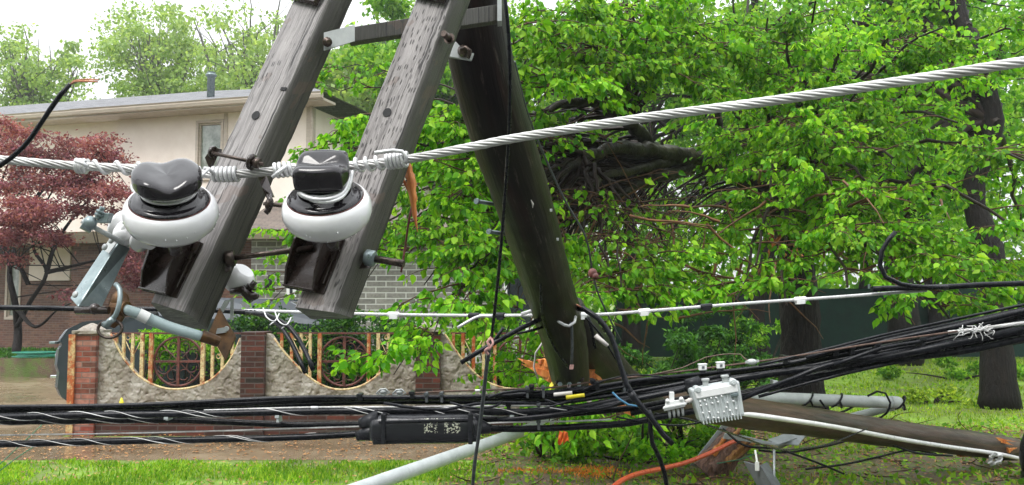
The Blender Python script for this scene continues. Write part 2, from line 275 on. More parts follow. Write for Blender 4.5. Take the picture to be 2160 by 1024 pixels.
# ------------------------------------------------------------------ mesh helpers
class MB:
    def __init__(s): s.v = []; s.f = []; s.uv = []; s.mi = []; s.sm = []
    def face(s, idx, uv=None, mi=0, sm=True):
        s.f.append(tuple(idx)); s.uv.append(uv or [(0, 0)] * len(idx)); s.mi.append(mi); s.sm.append(sm)
    def quad(s, a, b, c, d, mi=0, u0=None):
        k = len(s.v); s.v += [tuple(a), tuple(b), tuple(c), tuple(d)]
        a, b, d = Vector(a), Vector(b), Vector(d); u = (b - a).length; h = (d - a).length
        x0 = (a.x + a.y) if u0 is None else u0; y0 = a.z if abs(d.z - a.z) > 1e-4 else 0
        s.face((k, k + 1, k + 2, k + 3), [(x0, y0), (x0 + u, y0), (x0 + u, y0 + h), (x0, y0 + h)], mi, False)
    def poly(s, pts, mi=0):
        k = len(s.v); s.v += [tuple(p) for p in pts]; s.face(range(k, k + len(pts)), [(p[0], p[2]) for p in pts], mi, False)
    def box8(s, c, mi=0):           # 4 bottom corners (ccw from above) then 4 top corners
        b = c[:4]; t = c[4:]
        for i in range(4):
            j = (i + 1) % 4; s.quad(b[i], b[j], t[j], t[i], mi)
        s.quad(t[0], t[1], t[2], t[3], mi); s.quad(b[3], b[2], b[1], b[0], mi)
    def box(s, x0, x1, y0, y1, z0, z1, mi=0):
        s.box8([(x0, y0, z0), (x1, y0, z0), (x1, y1, z0), (x0, y1, z0), (x0, y0, z1), (x1, y0, z1), (x1, y1, z1), (x0, y1, z1)], mi)
    def obox(s, o, a, b, c, mi=0):  # corner + three edge vectors
        o, a, b, c = map(Vector, (o, a, b, c))
        s.box8([o, o + a, o + a + b, o + b, o + c, o + a + c, o + a + b + c, o + b + c], mi)
    def tube(s, pts, r, seg=8, cap=True, mi=0, rough=0):
        pts = [Vector(p) for p in pts]; n = len(pts)
        rr = r if isinstance(r, (list, tuple)) else [r] * n
        k0 = len(s.v); t = (pts[1] - pts[0]).normalized()
        up = Vector((0, 0, 1)) if abs(t.z) < .9 else Vector((1, 0, 0))
        u = t.cross(up).normalized(); L = 0; Ls = []
        for i in range(n):
            if i < n - 1: tn = (pts[i + 1] - pts[max(i - 1, 0)])
            else: tn = pts[i] - pts[i - 1]
            if tn.length > 1e-9: t = tn.normalized()
            u = (u - t * u.dot(t)).normalized(); v = t.cross(u)
            if i: L += (pts[i] - pts[i - 1]).length
            Ls.append(L)
            for j in range(seg):
                a = 2 * math.pi * j / seg; q = rr[i] * (1 + (random.uniform(-rough, rough) if rough else 0))
                s.v.append(tuple(pts[i] + (u * math.cos(a) + v * math.sin(a)) * q))
        rm = max(rr)
        for i in range(n - 1):
            for j in range(seg):
                j2 = (j + 1) % seg; a, b = k0 + i * seg, k0 + (i + 1) * seg
                x0, x1 = j / seg * 6.28 * rm, (j + 1) / seg * 6.28 * rm
                s.face((a + j, a + j2, b + j2, b + j), [(x0, Ls[i]), (x1, Ls[i]), (x1, Ls[i + 1]), (x0, Ls[i + 1])], mi)
        if cap:
            s.face([k0 + j for j in range(seg)][::-1], None, mi, False); e = k0 + (n - 1) * seg
            s.face([e + j for j in range(seg)], None, mi, False)
    def lathe(s, o, ax, prof, seg=32, mi=0, cap=True):   # prof: (radius, height)
        o = Vector(o); ax = Vector(ax).normalized(); u = ax.cross(Vector((0, 1, .1))).normalized(); v = ax.cross(u)
        k = len(s.v)
        for r_, h in prof:
            for j in range(seg):
                a = 2 * math.pi * j / seg; s.v.append(tuple(o + ax * h + (u * math.cos(a) + v * math.sin(a)) * max(r_, 1e-4)))
        for i in range(len(prof) - 1):
            for j in range(seg):
                j2 = (j + 1) % seg; s.face((k + i * seg + j, k + i * seg + j2, k + (i + 1) * seg + j2, k + (i + 1) * seg + j), None, mi)
        if cap:
            s.face([k + j for j in range(seg)][::-1], None, mi, False)
            e = k + (len(prof) - 1) * seg; s.face([e + j for j in range(seg)], None, mi, False)
    def sphere(s, c, r, seg=10, mi=0, sq=(1, 1, 1)):
        c = Vector(c); k = len(s.v); rings = seg // 2 + 1
        for i in range(rings + 1):
            th = math.pi * i / rings
            for j in range(seg):
                a = 2 * math.pi * j / seg
                s.v.append((c.x + r * sq[0] * math.sin(th) * math.cos(a), c.y + r * sq[1] * math.sin(th) * math.sin(a), c.z + r * sq[2] * math.cos(th)))
        for i in range(rings):
            for j in range(seg):
                j2 = (j + 1) % seg; s.face((k + i * seg + j, k + (i + 1) * seg + j, k + (i + 1) * seg + j2, k + i * seg + j2), None, mi)
    def hexnut(s, c, ax, r, h, mi=0): s.lathe(c, ax, [(r, 0), (r, h)], 6, mi)
def wloc(o):
    v = Vector((0, 0, 0))
    while o is not None: v = v + o.location; o = o.parent
    return v
def tag(o, label=None, cat=None, group=None, kind=None):
    if label: o['label'] = label
    if cat: o['category'] = cat
    if group: o['group'] = group
    if kind: o['kind'] = kind
    return o
def thing(name, label, cat, loc, group=None):
    o = bpy.data.objects.new(name, None); C.objects.link(o); o.location = loc; o.empty_display_size = .1
    return tag(o, label, cat, group)
def build(mb, name, mats, parent=None, bevel=0, label=None, cat=None, group=None, kind=None):
    if not isinstance(mats, (list, tuple)): mats = [mats]
    org = wloc(parent) if parent else Vector(mb.v[0])
    me = bpy.data.meshes.new(name); va = np.array(mb.v, dtype=np.float64) - np.array(org)
    me.from_pydata(va.tolist(), [], mb.f)
    for m in mats: me.materials.append(MT[m] if isinstance(m, str) else m)
    me.polygons.foreach_set('material_index', mb.mi); me.polygons.foreach_set('use_smooth', mb.sm)
    uvl = me.uv_layers.new(name='UVMap'); uvl.data.foreach_set('uv', [c for u in mb.uv for p in u for c in p])
    me.update()
    o = bpy.data.objects.new(name, me); C.objects.link(o)
    if parent: o.parent = parent
    else: o.location = org
    if bevel:
        wd = o.modifiers.new('weld', 'WELD'); wd.merge_threshold = 1e-4
        b = o.modifiers.new('bevel', 'BEVEL'); b.width = bevel; b.segments = 2; b.limit_method = 'ANGLE'; b.angle_limit = R(35)
    return tag(o, label, cat, group, kind)
def smooth(pts, step=.05):
    """Catmull-Rom through points (tuples may carry extra values)."""
    A = [np.array(tuple(p), float) for p in pts]; out = []
    A = [2 * A[0] - A[1]] + A + [2 * A[-1] - A[-2]]
    for i in range(1, len(A) - 2):
        p0, p1, p2, p3 = A[i - 1:i + 3]; n = max(1, int(np.linalg.norm((p2 - p1)[:3]) / step))
        for k in range(n):
            t = k / n
            out.append(.5 * ((2 * p1) + (p2 - p0) * t + (2 * p0 - 5 * p1 + 4 * p2 - p3) * t * t + (3 * p1 - p0 - 3 * p2 + p3) * t ** 3))
    out.append(A[-2]); return out
def spath(pts, step=.05): return [Vector(q[:3]) for q in smooth([tuple(P(*p)) for p in pts], step)]
def frames(pts):
    t = (pts[1] - pts[0]).normalized(); up = Vector((0, 0, 1)) if abs(t.z) < .9 else Vector((1, 0, 0)); u = t.cross(up).normalized(); out = []; L = 0
    for i in range(len(pts)):
        tn = pts[min(i + 1, len(pts) - 1)] - pts[max(i - 1, 0)]
        if tn.length > 1e-9: t = tn.normalized()
        u = (u - t * u.dot(t)).normalized()
        if i: L += (pts[i] - pts[i - 1]).length
        out.append((pts[i], u, t.cross(u), L))
    return out
def at_len(fr, L):
    for i in range(len(fr) - 1):
        if fr[i + 1][3] >= L:
            k = (L - fr[i][3]) / max(1e-9, fr[i + 1][3] - fr[i][3]); return fr[i][0].lerp(fr[i + 1][0], k), fr[i][1], fr[i][2]
    return fr[-1][0], fr[-1][1], fr[-1][2]
def helix(mb, path, Rr, r, pitch, a=0.0, b=None, ph=0.0, seg=6, sp=12, mi=0):
    fr = frames(path); tot = fr[-1][3]; b = tot if b is None else b
    n = max(4, int((b - a) / pitch * sp)); pts = []
    for i in range(n + 1):
        L = a + (b - a) * i / n; p, u, v = at_len(fr, L) if n < 4000 else at_len(fr, L); an = ph + 2 * math.pi * L / pitch
        pts.append(p + (u * math.cos(an) + v * math.sin(an)) * Rr)
    mb.tube(pts, r, seg, mi=mi)
def strandrope(mb, path, Rr, n=7, pitch=.22, sp=14, seg=6):
    fr = frames(path); rs = Rr * math.sin(math.pi / n) / (1 + math.sin(math.pi / n)) * 1.04
    tot = fr[-1][3]; N = int(tot / pitch * sp); ss = [at_len(fr, tot * i / N) for i in range(N + 1)]
    for k in range(n):
        pts = []
        for i, (p, u, v) in enumerate(ss):
            an = 2 * math.pi * (k / n + tot * i / N / pitch); pts.append(p + (u * math.cos(an) + v * math.sin(an)) * (Rr - rs))
        mb.tube(pts, rs, seg)
    mb.tube([s_[0] for s_ in ss[::4]] + [ss[-1][0]], Rr - 1.5 * rs, 5)

# ------------------------------------------------------------------ foliage helpers
TL = np.array([(0, 0, 0), (0, .5, -.12), (0, 1.08, -.06), (-.28, .16, .04), (-.31, .50, .07), (.28, .16, .04), (.31, .50, .07)], float)
TLF = [(0, 1, 4, 3), (1, 2, 4), (0, 5, 6, 1), (1, 6, 2)]
TS = np.array([(0, 0, 0), (-.36, .45, .08), (0, 1, 0), (.36, .45, .08)], float); TSF = [(0, 3, 2, 1)]
def unit(a): return a / np.maximum(np.linalg.norm(a, axis=-1, keepdims=True), 1e-9)
def leaves(name, pos, axis, size, mat, parent=None, detail=True, width=1.0, flat=0.0, **kw):
    pos = np.asarray(pos, float); N = len(pos); axis = unit(np.asarray(axis, float)); T, TF = (TL, TLF) if detail else (TS, TSF)
    nr = rng.normal(size=(N, 3)) + np.array([0, -.5, .9 + flat * 6]); nr = unit(nr - axis * np.sum(nr * axis, 1, keepdims=True)); b = np.cross(axis, nr)
    s = np.asarray(size, float).reshape(-1, 1, 1) * np.ones((N, 1, 1))
    curl = rng.uniform(-.8, 3.4, (N, 1))
    V = pos[:, None] + s * (T[None, :, 0:1] * width * b[:, None] + T[None, :, 1:2] * axis[:, None] + (T[None, :, 2] * curl)[..., None] * nr[:, None])
    org = np.array(wloc(parent)) if parent else pos.mean(0)
    V = (V - org).reshape(-1, 3); k = len(T)
    li = np.concatenate([np.array(f) for f in TF]); sz = np.array([len(f) for f in TF])
    loops = (np.arange(N)[:, None] * k + li[None]).ravel(); tot = np.tile(sz, N); st = np.concatenate([[0], np.cumsum(tot)[:-1]])
    me = bpy.data.meshes.new(name); me.vertices.add(len(V)); me.vertices.foreach_set('co', V.ravel().astype(np.float32))
    me.loops.add(len(loops)); me.loops.foreach_set('vertex_index', loops.astype(np.int32))
    me.polygons.add(len(tot)); me.polygons.foreach_set('loop_start', st.astype(np.int32)); me.polygons.foreach_set('loop_total', tot.astype(np.int32))
    me.update(calc_edges=True); me.materials.append(MT[mat])
    o = bpy.data.objects.new(name, me); C.objects.link(o)
    if parent: o.parent = parent
    else: o.location = org
    return tag(o, **kw)
def walk(p, d, L, n, wob, grav):
    pts = [np.array(p, float)]; d = np.array(d, float); d /= np.linalg.norm(d) + 1e-9
    for i in range(n):
        d = d + rng.normal(size=3) * wob + np.array([0, 0, -grav]); d /= np.linalg.norm(d) + 1e-9
        pts.append(pts[-1] + d * L / n)
    return pts
def bez(a, b, c, n):
    return [(1 - t) ** 2 * a + 2 * t * (1 - t) * b + t * t * c for t in np.linspace(0, 1, n)]
def clump_tree(name, label, base, h, cc, cr, nl, mat, leafn=120, lsize=.1, clr=.6, trunk_r=.25, group=None, bark='bark', detail=False, ncl=4, seedpts=None, lean=(0, 0), split=.35, trunk_pts=None, tr_vis=True):
    """Tapered trunk, limbs reaching into an uneven crown, leaf clumps at limb ends."""
    base = np.array(tuple(base), float); cc = np.array(tuple(cc), float); cr = np.array(cr, float)
    t = thing(name, label, 'tree' if 'shrub' not in name and 'bush' not in name else 'shrub', Vector(base), group)
    tm = MB(); top = base + np.array([lean[0], lean[1], h])
    tp = [base + (top - base) * k + (rng.normal(size=3) * .12 * (k > 0.05)) * np.array([1, 1, 0]) * min(1, h / 6) for k in np.linspace(0, 1, 9)]
    tr = [trunk_r * (1.35 - .35 * min(1, k * 8)) * (1 - .72 * k) for k in np.linspace(0, 1, 9)]
    tp = [np.array(q) for q in smooth([tuple(q) + (r_,) for q, r_ in zip(tp, tr)], max(.15, h / 40))]
    tm.tube([q[:3] for q in tp], [float(q[3]) for q in tp], 12, rough=.09)
    bm_ = MB(); pos = []; 
    for i in range(nl):
        d = unit(rng.normal(size=3)); rr = rng.uniform(.35, 1) ** .6
        a = cc + cr * d * rr
        k = split + (1 - split) * rng.random() ** 1.2 * .9
        s = tp[int(k * (len(tp) - 1))]; hh = s[:3].copy()
        if a[2] < hh[2] and rng.random() < .7: s = tp[int(split * (len(tp) - 1))]; hh = s[:3].copy()
        mid = hh + (a - hh) * .5 + np.array([0, 0, .18 * np.linalg.norm(a - hh)]) + rng.normal(size=3) * .2
        pl = bez(hh, mid, a, 9); r0 = float(min(s[3] * .6, .05 + .02 * np.linalg.norm(a - hh)))
        pl = [q + rng.normal(size=3) * .05 for q in pl]
        bm_.tube(pl, [r0 * (1 - .85 * q / 8) for q in range(9)], 6, cap=False)
        for c in range(ncl):
            q = pl[int(rng.integers(4, 9))] + rng.normal(size=3) * clr * np.array([1, 1, .7])
            tw = bez(pl[5], (pl[5] + q) / 2 + rng.normal(size=3) * .15, q, 4); bm_.tube(tw, [r0 * .3, r0 * .2, r0 * .14, r0 * .08], 3, cap=False)
            n = int(leafn * rng.uniform(.5, 1.4)); e = np.array([1, 1, .55]) * clr * rng.uniform(.5, 1.1)
            pos.append(q + unit(rng.normal(size=(n, 3))) * (rng.random((n, 1)) ** .45) * e)
    build(tm, 'trunk', bark, t); build(bm_, 'limbs', 'twig' if bark == 'bark' else bark, t)
    pos = np.concatenate(pos); ax = rng.normal(size=pos.shape) * .6 + np.array([0, 0, -.55])
    leaves('crown', pos, ax, rng.uniform(.65, 1.25, len(pos)) * lsize, mat, t, detail)
    return t

# ================================================================== SETTING
def sheet(name, pts, z, mat):
    mb = MB(); mb.poly([(p[0], p[1], z) for p in pts]); return build(mb, name, mat, kind='structure')
sheet('ground', [(-400, -60), (400, -60), (400, 900), (-400, 900)], 0, 'lawn')
sheet('unseen_road', [(-120, -6), (120, -6), (120, 5.4), (-120, 5.4)], .004, 'asphalt')  # unseen road, added so surfaces reflect dark asphalt instead of grass
sheet('driveway', [(-14, 9.75), (-5.75, 9.75), (-5.75, 11.4), (-5.75, 16.5), (-4, 21.2), (-24, 26.0), (-24, 9.75)], .004, 'drive')
sheet('pavement', [(-5.75, 9.75), (-.2, 9.75), (.4, 10.4), (.3, 11.3), (-5.75, 11.45)], .004, 'drive')
sheet('dirt_patch', [(-.7, 8.2), (-.3, 9.6), (.5, 10.4), (.5, 11.5), (3.2, 12.2), (5.5, 12.4), (7.6, 11.6), (8.6, 10.2), (8.2, 6.2), (3.5, 5.8), (.2, 7.0)], .008, 'mud')
m = MB(); m.box8([(-22, 22.0, 0), (-8.3, 20.2, 0), (-6.4, 23.9, 0), (-22, 30, 0), (-22, 22.0, .42), (-8.3, 20.2, .42), (-6.4, 23.9, .42), (-22, 30, .42)]); build(m, 'planting_bed', 'mud', kind='structure')

def blades(name, X, Y, n, h, wd, mat, dens=None, z=0.0):
    x = rng.uniform(*X, n); y = rng.uniform(*Y, n)
    if dens is not None:
        k = dens(x, y); keep = rng.random(n) < k; x, y = x[keep], y[keep]
    N = len(x); pos = np.stack([x, y, np.full(N, z)], 1); ax = rng.normal(size=(N, 3)) * .38 + np.array([0, 0, 1])
    return leaves(name, pos, ax, rng.uniform(.45, 1.25, N) * h, mat, None, False, wd, kind='stuff')
def blotch(x, y, s=1.0, seed=0):
    v = np.zeros_like(x)
    r2 = np.random.default_rng(seed)
    for i in range(7):
        a = r2.uniform(0, 6.28); f = s * r2.uniform(.6, 3); v += np.sin((x * math.cos(a) + y * math.sin(a)) * f + r2.uniform(0, 6.28))
    return v / 7
edge = lambda x: 9.55 + .08 * np.sin(x * 5) + .05 * np.sin(x * 13)
blades('verge_grass', (-7.2, .3), (7.0, 9.75), 56000, .058, .34, 'grass', lambda x, y: (y < edge(x)) * np.clip(.75 + blotch(x, y, 2.5, 4) * 1.6, .12, 1) * np.clip(1.4 - np.maximum(0, x + 1.2), 0.05, 1) * np.where((np.abs(y - 8.35) < .22 + .1 * np.sin(x * 4)) & (x > -3.2), .15, 1))
def lawnd(x, y):
    inmud = (y < 12.2 + .5 * np.sin(x * 1.7)) & (x < 8.4)
    return np.where(inmud, np.clip(blotch(x, y, 1.5, 3) * 2.6 + .22, .02, .9), np.clip(.62 + blotch(x, y, 1.2, 5) * 1.3, .12, 1))
blades('lawn_grass', (-.5, 15), (6.5, 16), 52000, .06, .35, 'grassdull', lawnd)
blades('far_lawn_grass', (0, 26), (16, 30), 42000, .085, .5, 'grassdull', lawnd)
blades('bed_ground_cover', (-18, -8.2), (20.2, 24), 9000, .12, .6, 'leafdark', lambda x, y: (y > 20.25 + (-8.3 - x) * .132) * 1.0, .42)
# low broad-leaved weeds scattered over the lawn
x = rng.uniform(-.3, 13, 16000); y = 7 + 15 * rng.random(16000) ** 1.5; k = rng.random(16000) < np.clip(.25 + blotch(x, y, 1.6, 9) * 2.2, .03, 1)
leaves('ground_weeds', np.stack([x[k], y[k], np.full(k.sum(), .04)], 1), rng.normal(size=(k.sum(), 3)) + np.array([0, 0, .5]), rng.uniform(.03, .09, k.sum()), 'grass', None, False, kind='stuff')
n = 16000; a_ = rng.uniform(-60, 60, n); b_ = rng.uniform(-19, -14, n); z_ = rng.random(n) * (9 + 3 * np.sin(a_ * .35))
leaves('unseen_reflection_trees', np.stack([a_, b_, z_], 1), rng.normal(size=(n, 3)), rng.uniform(.6, 1.4, n), 'leafdark', None, False, kind='stuff')  # unseen leaf mass behind the camera, added to darken reflections
# leaf litter and twigs on the mud and the pavement
x = rng.uniform(-6.5, 8, 5200); y = rng.uniform(8.3, 12.5, 5200)
leaves('leaf_litter', np.stack([x, y, np.full(len(x), .018)], 1), rng.normal(size=(len(x), 3)) * np.array([1, 1, .1]), rng.uniform(.02, .06, len(x)), 'heart', None, False, flat=3, kind='stuff')

# ------------------------------------------------------------------ garden wall
YW = 11.6; S = YW / F
def wx(px): return P(px, 640, YW).x
def wz(py): return CAMZ + (640 - py) * YW / F
def pier(x0, x1, zt, mat, label, cap=True):
    t = thing('brick_pier', label, 'brick pier', ((x0 + x1) / 2, YW, 0), 'brick piers of the garden wall')
    m = MB(); m.box(x0, x1, YW - .14, YW + .20, 0, zt); build(m, 'shaft', mat, t, bevel=.004)
    if cap:
        m = MB(); m.box(x0 - .03, x1 + .03, YW - .18, YW + .24, zt + .002, zt + .05); m.lathe(((x0 + x1) / 2, YW + .03, zt + .05), (0, 0, 1), [(.2, 0), (.12, .05), (.02, .09)], 4)
        build(m, 'coping', 'panel', t, bevel=.006)
    return t
p1 = pier(wx(172), wx(216), 1.30, 'redpier', 'red brick pier at the driveway, with a rusty orange angle bar down its edge')
m = MB(); m.box(wx(161), wx(175), YW - .175, YW - .145, .02, 1.30); m.box(wx(161), wx(164), YW - .145, YW + .02, .02, 1.28)
build(m, 'rusty_angle_bar', 'rustred', p1, bevel=.004)
pier(wx(517), wx(566), 1.33, 'pierbrick', 'dark brick pier between the two round-topped stucco panels, without coping', False)
pier(wx(880), wx(931), 1.33, 'pierbrick', 'dark brick pier with a pale pyramid coping, green leafy branch across it')
pier(wx(1262), wx(1312), 1.0, 'pierbrick', 'low dark brick pier mostly hidden behind leaves at the far end of the wall', False)
def panel(xa, xb, pts, label, bars, circ, rail=True, iron_mats=('rustbar', 'rustdark')):
    t = thing('wall_panel', label, 'wall panel', ((wx(xa) + wx(xb)) / 2, YW, 0), 'stucco panels of the garden wall')
    zs = []; N = 44
    q = [np.array(p, float)[:2] for p in smooth([(a, b, 0) for a, b in pts], 6)]
    xs = np.array([p[0] for p in q]); ys = np.array([p[1] for p in q]); o_ = np.argsort(xs)
    xx = np.linspace(xa, xb, N); yy = np.interp(xx, xs[o_], ys[o_])
    m = MB()
    for i in range(N - 1):
        a, b = wx(xx[i]), wx(xx[i + 1]); za, zb = wz(yy[i]), wz(yy[i + 1])
        m.quad((a, YW - .06, .26), (b, YW - .06, .26), (b, YW - .06, zb), (a, YW - .06, za))
        m.quad((a, YW - .06, za), (b, YW - .06, zb), (b, YW + .10, zb), (a, YW + .10, za))
        m.quad((b, YW + .10, .26), (a, YW + .10, .26), (a, YW + .10, za), (b, YW + .10, zb))
    build(m, 'stucco_face', 'panel', t)
    m = MB(); m.box(wx(xa) + .002, wx(xb) - .002, YW - .10, YW + .14, 0, .256); build(m, 'brick_footing', 'pierbrick', t)
    # ironwork: part of the panel
    ir = MB(); inner = [(wx(a), YW - .02, wz(b) + .012) for a, b in zip(xx, yy) if pts[0][1] + 3 < b]
    ir.tube(inner, .017, 5); 
    build(ir, 'curved_edge_bar', iron_mats[0], t)
    for bx, thick, mt in bars:
        yb = np.interp(bx, xx, yy)
        if yb < 712: continue
        m = MB(); hw = thick * S / 2; m.box(wx(bx) - hw, wx(bx) + hw, YW - hw, YW + hw, wz(yb) + .01, wz(703)); build(m, 'iron_bar', mt, t)
    if rail:
        m = MB(); m.box(wx(xa + 20), wx(xb - 8), YW - .018, YW + .018, wz(705) , wz(701)); build(m, 'top_rail', iron_mats[1], t)
    if circ:
        cx, cy, r = circ; c = Vector((wx(cx), YW + .03, wz(cy))); rr = r * S
        m = MB(); m.tube([c + Vector((math.cos(a), 0, math.sin(a))) * rr for a in np.linspace(0, 2 * math.pi, 41)], .017, 6, cap=False)
        m.box(c.x - rr, c.x + rr, YW + .012, YW + .048, c.z - .014, c.z + .014); m.box(c.x - .018, c.x + .018, YW + .008, YW + .04, c.z - rr, c.z + rr * 1.0)
        for a in (R(45), R(135)):
            d = Vector((math.cos(a), 0, math.sin(a))) * rr; m.tube([c - d, c + d], .007, 5)
        for k in range(8):      # scrolls inside the wheel
            a = 2 * math.pi * k / 8 + .39; cc = c + Vector((math.cos(a), 0, math.sin(a))) * rr * .62
            m.tube([cc + Vector((math.cos(b + a), 0, math.sin(b + a))) * rr * .30 * (1 - b / 16) for b in np.linspace(0, 7, 22)], .006, 4)
        build(m, 'iron_wheel', 'rustdark', t)
    m = MB()
    for (sx, sy, r_) in ((bars[1][0] + 9, 712, 7), (bars[2][0] + 8, 713, 7), (bars[-2][0] - 3, 712, 6), (bars[-2][0] - 8, 752, 6), (bars[-2][0] + 6, 752, 6)):
        c = Vector((wx(sx), YW, wz(sy)))
        m.tube([c + Vector((math.cos(a), 0, math.sin(a))) * r_ * S * (1 - a / 14) for a in np.linspace(0, 8, 20)], .007, 4)
    build(m, 'scrolls', iron_mats[0], t)
    m = MB()
    a, b = bars[1][0], bars[3][0]; m.tube([(wx(a), YW, wz(712)), (wx((a + b) / 2), YW, wz(752)), (wx(b), YW, wz(712))], .008, 4)
    a, b = bars[-3][0], bars[-1][0]; m.tube([(wx(a), YW, wz(712)), (wx((a + b) / 2), YW, wz(752)), (wx(b), YW, wz(712))], .008, 4)
    build(m, 'brace_bars', iron_mats[0], t)
    return t
panel(216, 517, [(216, 703), (236, 705), (262, 752), (300, 795), (345, 817), (385, 821), (430, 812), (462, 792), (492, 756), (514, 706), (517, 703)],
      'pale rough stucco panel with cream rusting bars, next to the red brick pier', [(248, 6, 'rustbar'), (264, 6, 'rustbar'), (283, 6, 'rustbar'), (303, 7, 'rustbar'), (322, 8, 'rustred'), (431, 8, 'rustbar'), (451, 6, 'rustbar'), (472, 6, 'rustbar'), (492, 6, 'rustbar')], (378, 762, 51))
panel(566, 880, [(566, 703), (574, 706), (600, 742), (650, 792), (690, 816), (728, 822), (770, 812), (812, 782), (850, 740), (872, 706), (880, 703)],
      'stained stucco panel with a dark iron wheel, yew growing over its top rail', [(596, 6, 'rustred'), (617, 6, 'rustred'), (637, 6, 'rustbar'), (656, 6, 'rustbar'), (676, 8, 'rustred'), (779, 7, 'rustred'), (799, 7, 'rustbar'), (820, 6, 'rustbar'), (841, 6, 'rustred')], (727, 762, 51), iron_mats=('rustbar', 'rustdark'))
panel(931, 1262, [(931, 703), (938, 706), (970, 752), (1010, 795), (1050, 815), (1095, 821), (1140, 812), (1190, 780), (1225, 740), (1256, 706), (1262, 703)],
      'brownish stucco panel with rusty bars behind the fallen branches', [(957, 6, 'rustred'), (977, 7, 'rustred'), (999, 7, 'rustred'), (1020, 6, 'rustbar'), (1044, 7, 'rustred'), (1150, 7, 'rustred'), (1170, 6, 'rustbar'), (1190, 6, 'rustbar'), (1210, 6, 'rustred')], (1097, 762, 50))
# yellow marker
c = P(256, 856, 4.12); m = MB(); m.lathe(c, (0, 0, 1), [(.013, 0), (.012, .012), (.003, .036)], 4)
build(m, 'marker_tag', 'yellow', None, label='small yellow pointed tag standing on the black cables before the pale panel', cat='tag')

# ------------------------------------------------------------------ cream and brick house
yaw = R(16); e1 = Vector((math.cos(yaw), -math.sin(yaw), 0)); e2 = Vector((math.sin(yaw), math.cos(yaw), 0))
O = Vector((P(652, 640, 22).x, 22, 0)); zz = Vector((0, 0, 1))
def H(s, d, z): return O + e1 * s + e2 * d + zz * z
def s_at(px, d=0):
    k = (px - 1080) / F
    return (k * (O.y + e2.y * d) - (O.x + e2.x * d)) / (e1.x - k * e1.y)
def hbox(m, s0, s1, d0, d1, z0, z1, mi=0): m.box8([H(s0, d0, z0), H(s1, d0, z0), H(s1, d1, z0), H(s0, d1, z0), H(s0, d0, z1), H(s1, d0, z1), H(s1, d1, z1), H(s0, d1, z1)], mi)
house = thing('house', 'two-storey house with cream stucco above and brown brick below, grey shingle roof', 'house', O)
sL = s_at(240); ZB = 3.62; ZE = 6.62; ZL = 6.98
wxa, wxb = s_at(412), s_at(460); wz0, wz1 = 4.95, 6.38
def wall_hole(m, s0, s1, d, z0, z1, holes):
    xs = sorted({s0, s1, *[h[0] for h in holes], *[h[1] for h in holes]}); zs = sorted({z0, z1, *[h[2] for h in holes], *[h[3] for h in holes]})
    for i in range(len(xs) - 1):
        for j in range(len(zs) - 1):
            cx, cz = (xs[i] + xs[i + 1]) / 2, (zs[j] + zs[j + 1]) / 2
            if any(h[0] < cx < h[1] and h[2] < cz < h[3] for h in holes): continue
            a, b, c_, d_ = H(xs[i], d, zs[j]), H(xs[i + 1], d, zs[j]), H(xs[i + 1], d, zs[j + 1]), H(xs[i], d, zs[j + 1])
            m.quad(a, b, c_, d_, u0=xs[i] + 50)
m = MB(); wall_hole(m, sL, 0, 0, ZB, ZE, [(wxa, wxb, wz0, wz1)])
m.quad(H(0, 0, ZB), H(0, 9, ZB), H(0, 9, ZE), H(0, 0, ZE)); m.quad(H(sL, 1.3, ZB), H(sL, 0, ZB), H(sL, 0, ZE), H(sL, 1.3, ZE))
sl2 = s_at(-20, 1.3); sR = sl2 - 6
lw = (s_at(14, 1.3), s_at(44, 1.3), 5.0, 6.2)
wall_hole(m, sR, sL, 1.3, ZB, ZL - .06, [lw])
build(m, 'upper_wall', 'stucco', house)
m = MB(); bw1 = (s_at(18, 1.2), s_at(42, 1.2), 1.3, 3.0)
wall_hole(m, sR, s_at(150, 1.2), 1.2, 0, ZB, [bw1])
wall_hole(m, s_at(150, .5), 0, .5, 0, ZB, []); m.quad(H(s_at(150, .5), 1.2, 0), H(s_at(150, .5), .5, 0), H(s_at(150, .5), .5, ZB), H(s_at(150, .5), 1.2, ZB))
m.quad(H(0, .5, 0), H(0, 9, 0), H(0, 9, ZB), H(0, .5, ZB)); build(m, 'lower_wall', 'housebrick', house)
m = MB(); hbox(m, s_at(62, 1.1), s_at(148, 1.1), 1.08, 1.19, 2.35, 3.36); build(m, 'stucco_patch', 'stucco', house)
m = MB(); hbox(m, sR, .2, -.12, 1.35, 3.42, 3.618); hbox(m, sR, .24, -.2, 1.35, 3.3, 3.418); build(m, 'ledge', 'trimgreen', house)
def window(h, d, parent, nm='window'):
    s0, s1, z0, z1 = h; m = MB(); f = .075
    hbox(m, s0 - f, s0, d - .03, d + .12, z0 - f, z1 + f); hbox(m, s1, s1 + f, d - .03, d + .12, z0 - f, z1 + f)
    hbox(m, s0, s1, d - .03, d + .12, z1, z1 + f); hbox(m, s0, s1, d - .05, d + .12, z0 - f, z0)
    hbox(m, s0, s0 + .04, d + .03, d + .10, z0, z1); hbox(m, s1 - .04, s1, d + .03, d + .10, z0, z1); hbox(m, s0 + .04, s1 - .04, d + .03, d + .10, z1 - .04, z1); hbox(m, s0 + .04, s1 - .04, d + .03, d + .10, z0, z0 + .04)
    w_ = build(m, nm, 'trim', parent); m = MB(); m.quad(H(s0, d + .08, z0), H(s1, d + .08, z0), H(s1, d + .08, z1), H(s0, d + .08, z1)); build(m, 'pane', 'glass', w_)
window((wxa, wxb, wz0, wz1), 0, house); window(lw, 1.3, house); window(bw1, 1.2, house)
m = MB(); hbox(m, -.14, .03, -.03, .14, ZB, ZE); build(m, 'corner_board', 'trim', house)
m = MB(); hbox(m, s_at(466), s_at(474), -.025, .0, wz0 - .1, ZE); build(m, 'trim_board', 'trim', house)
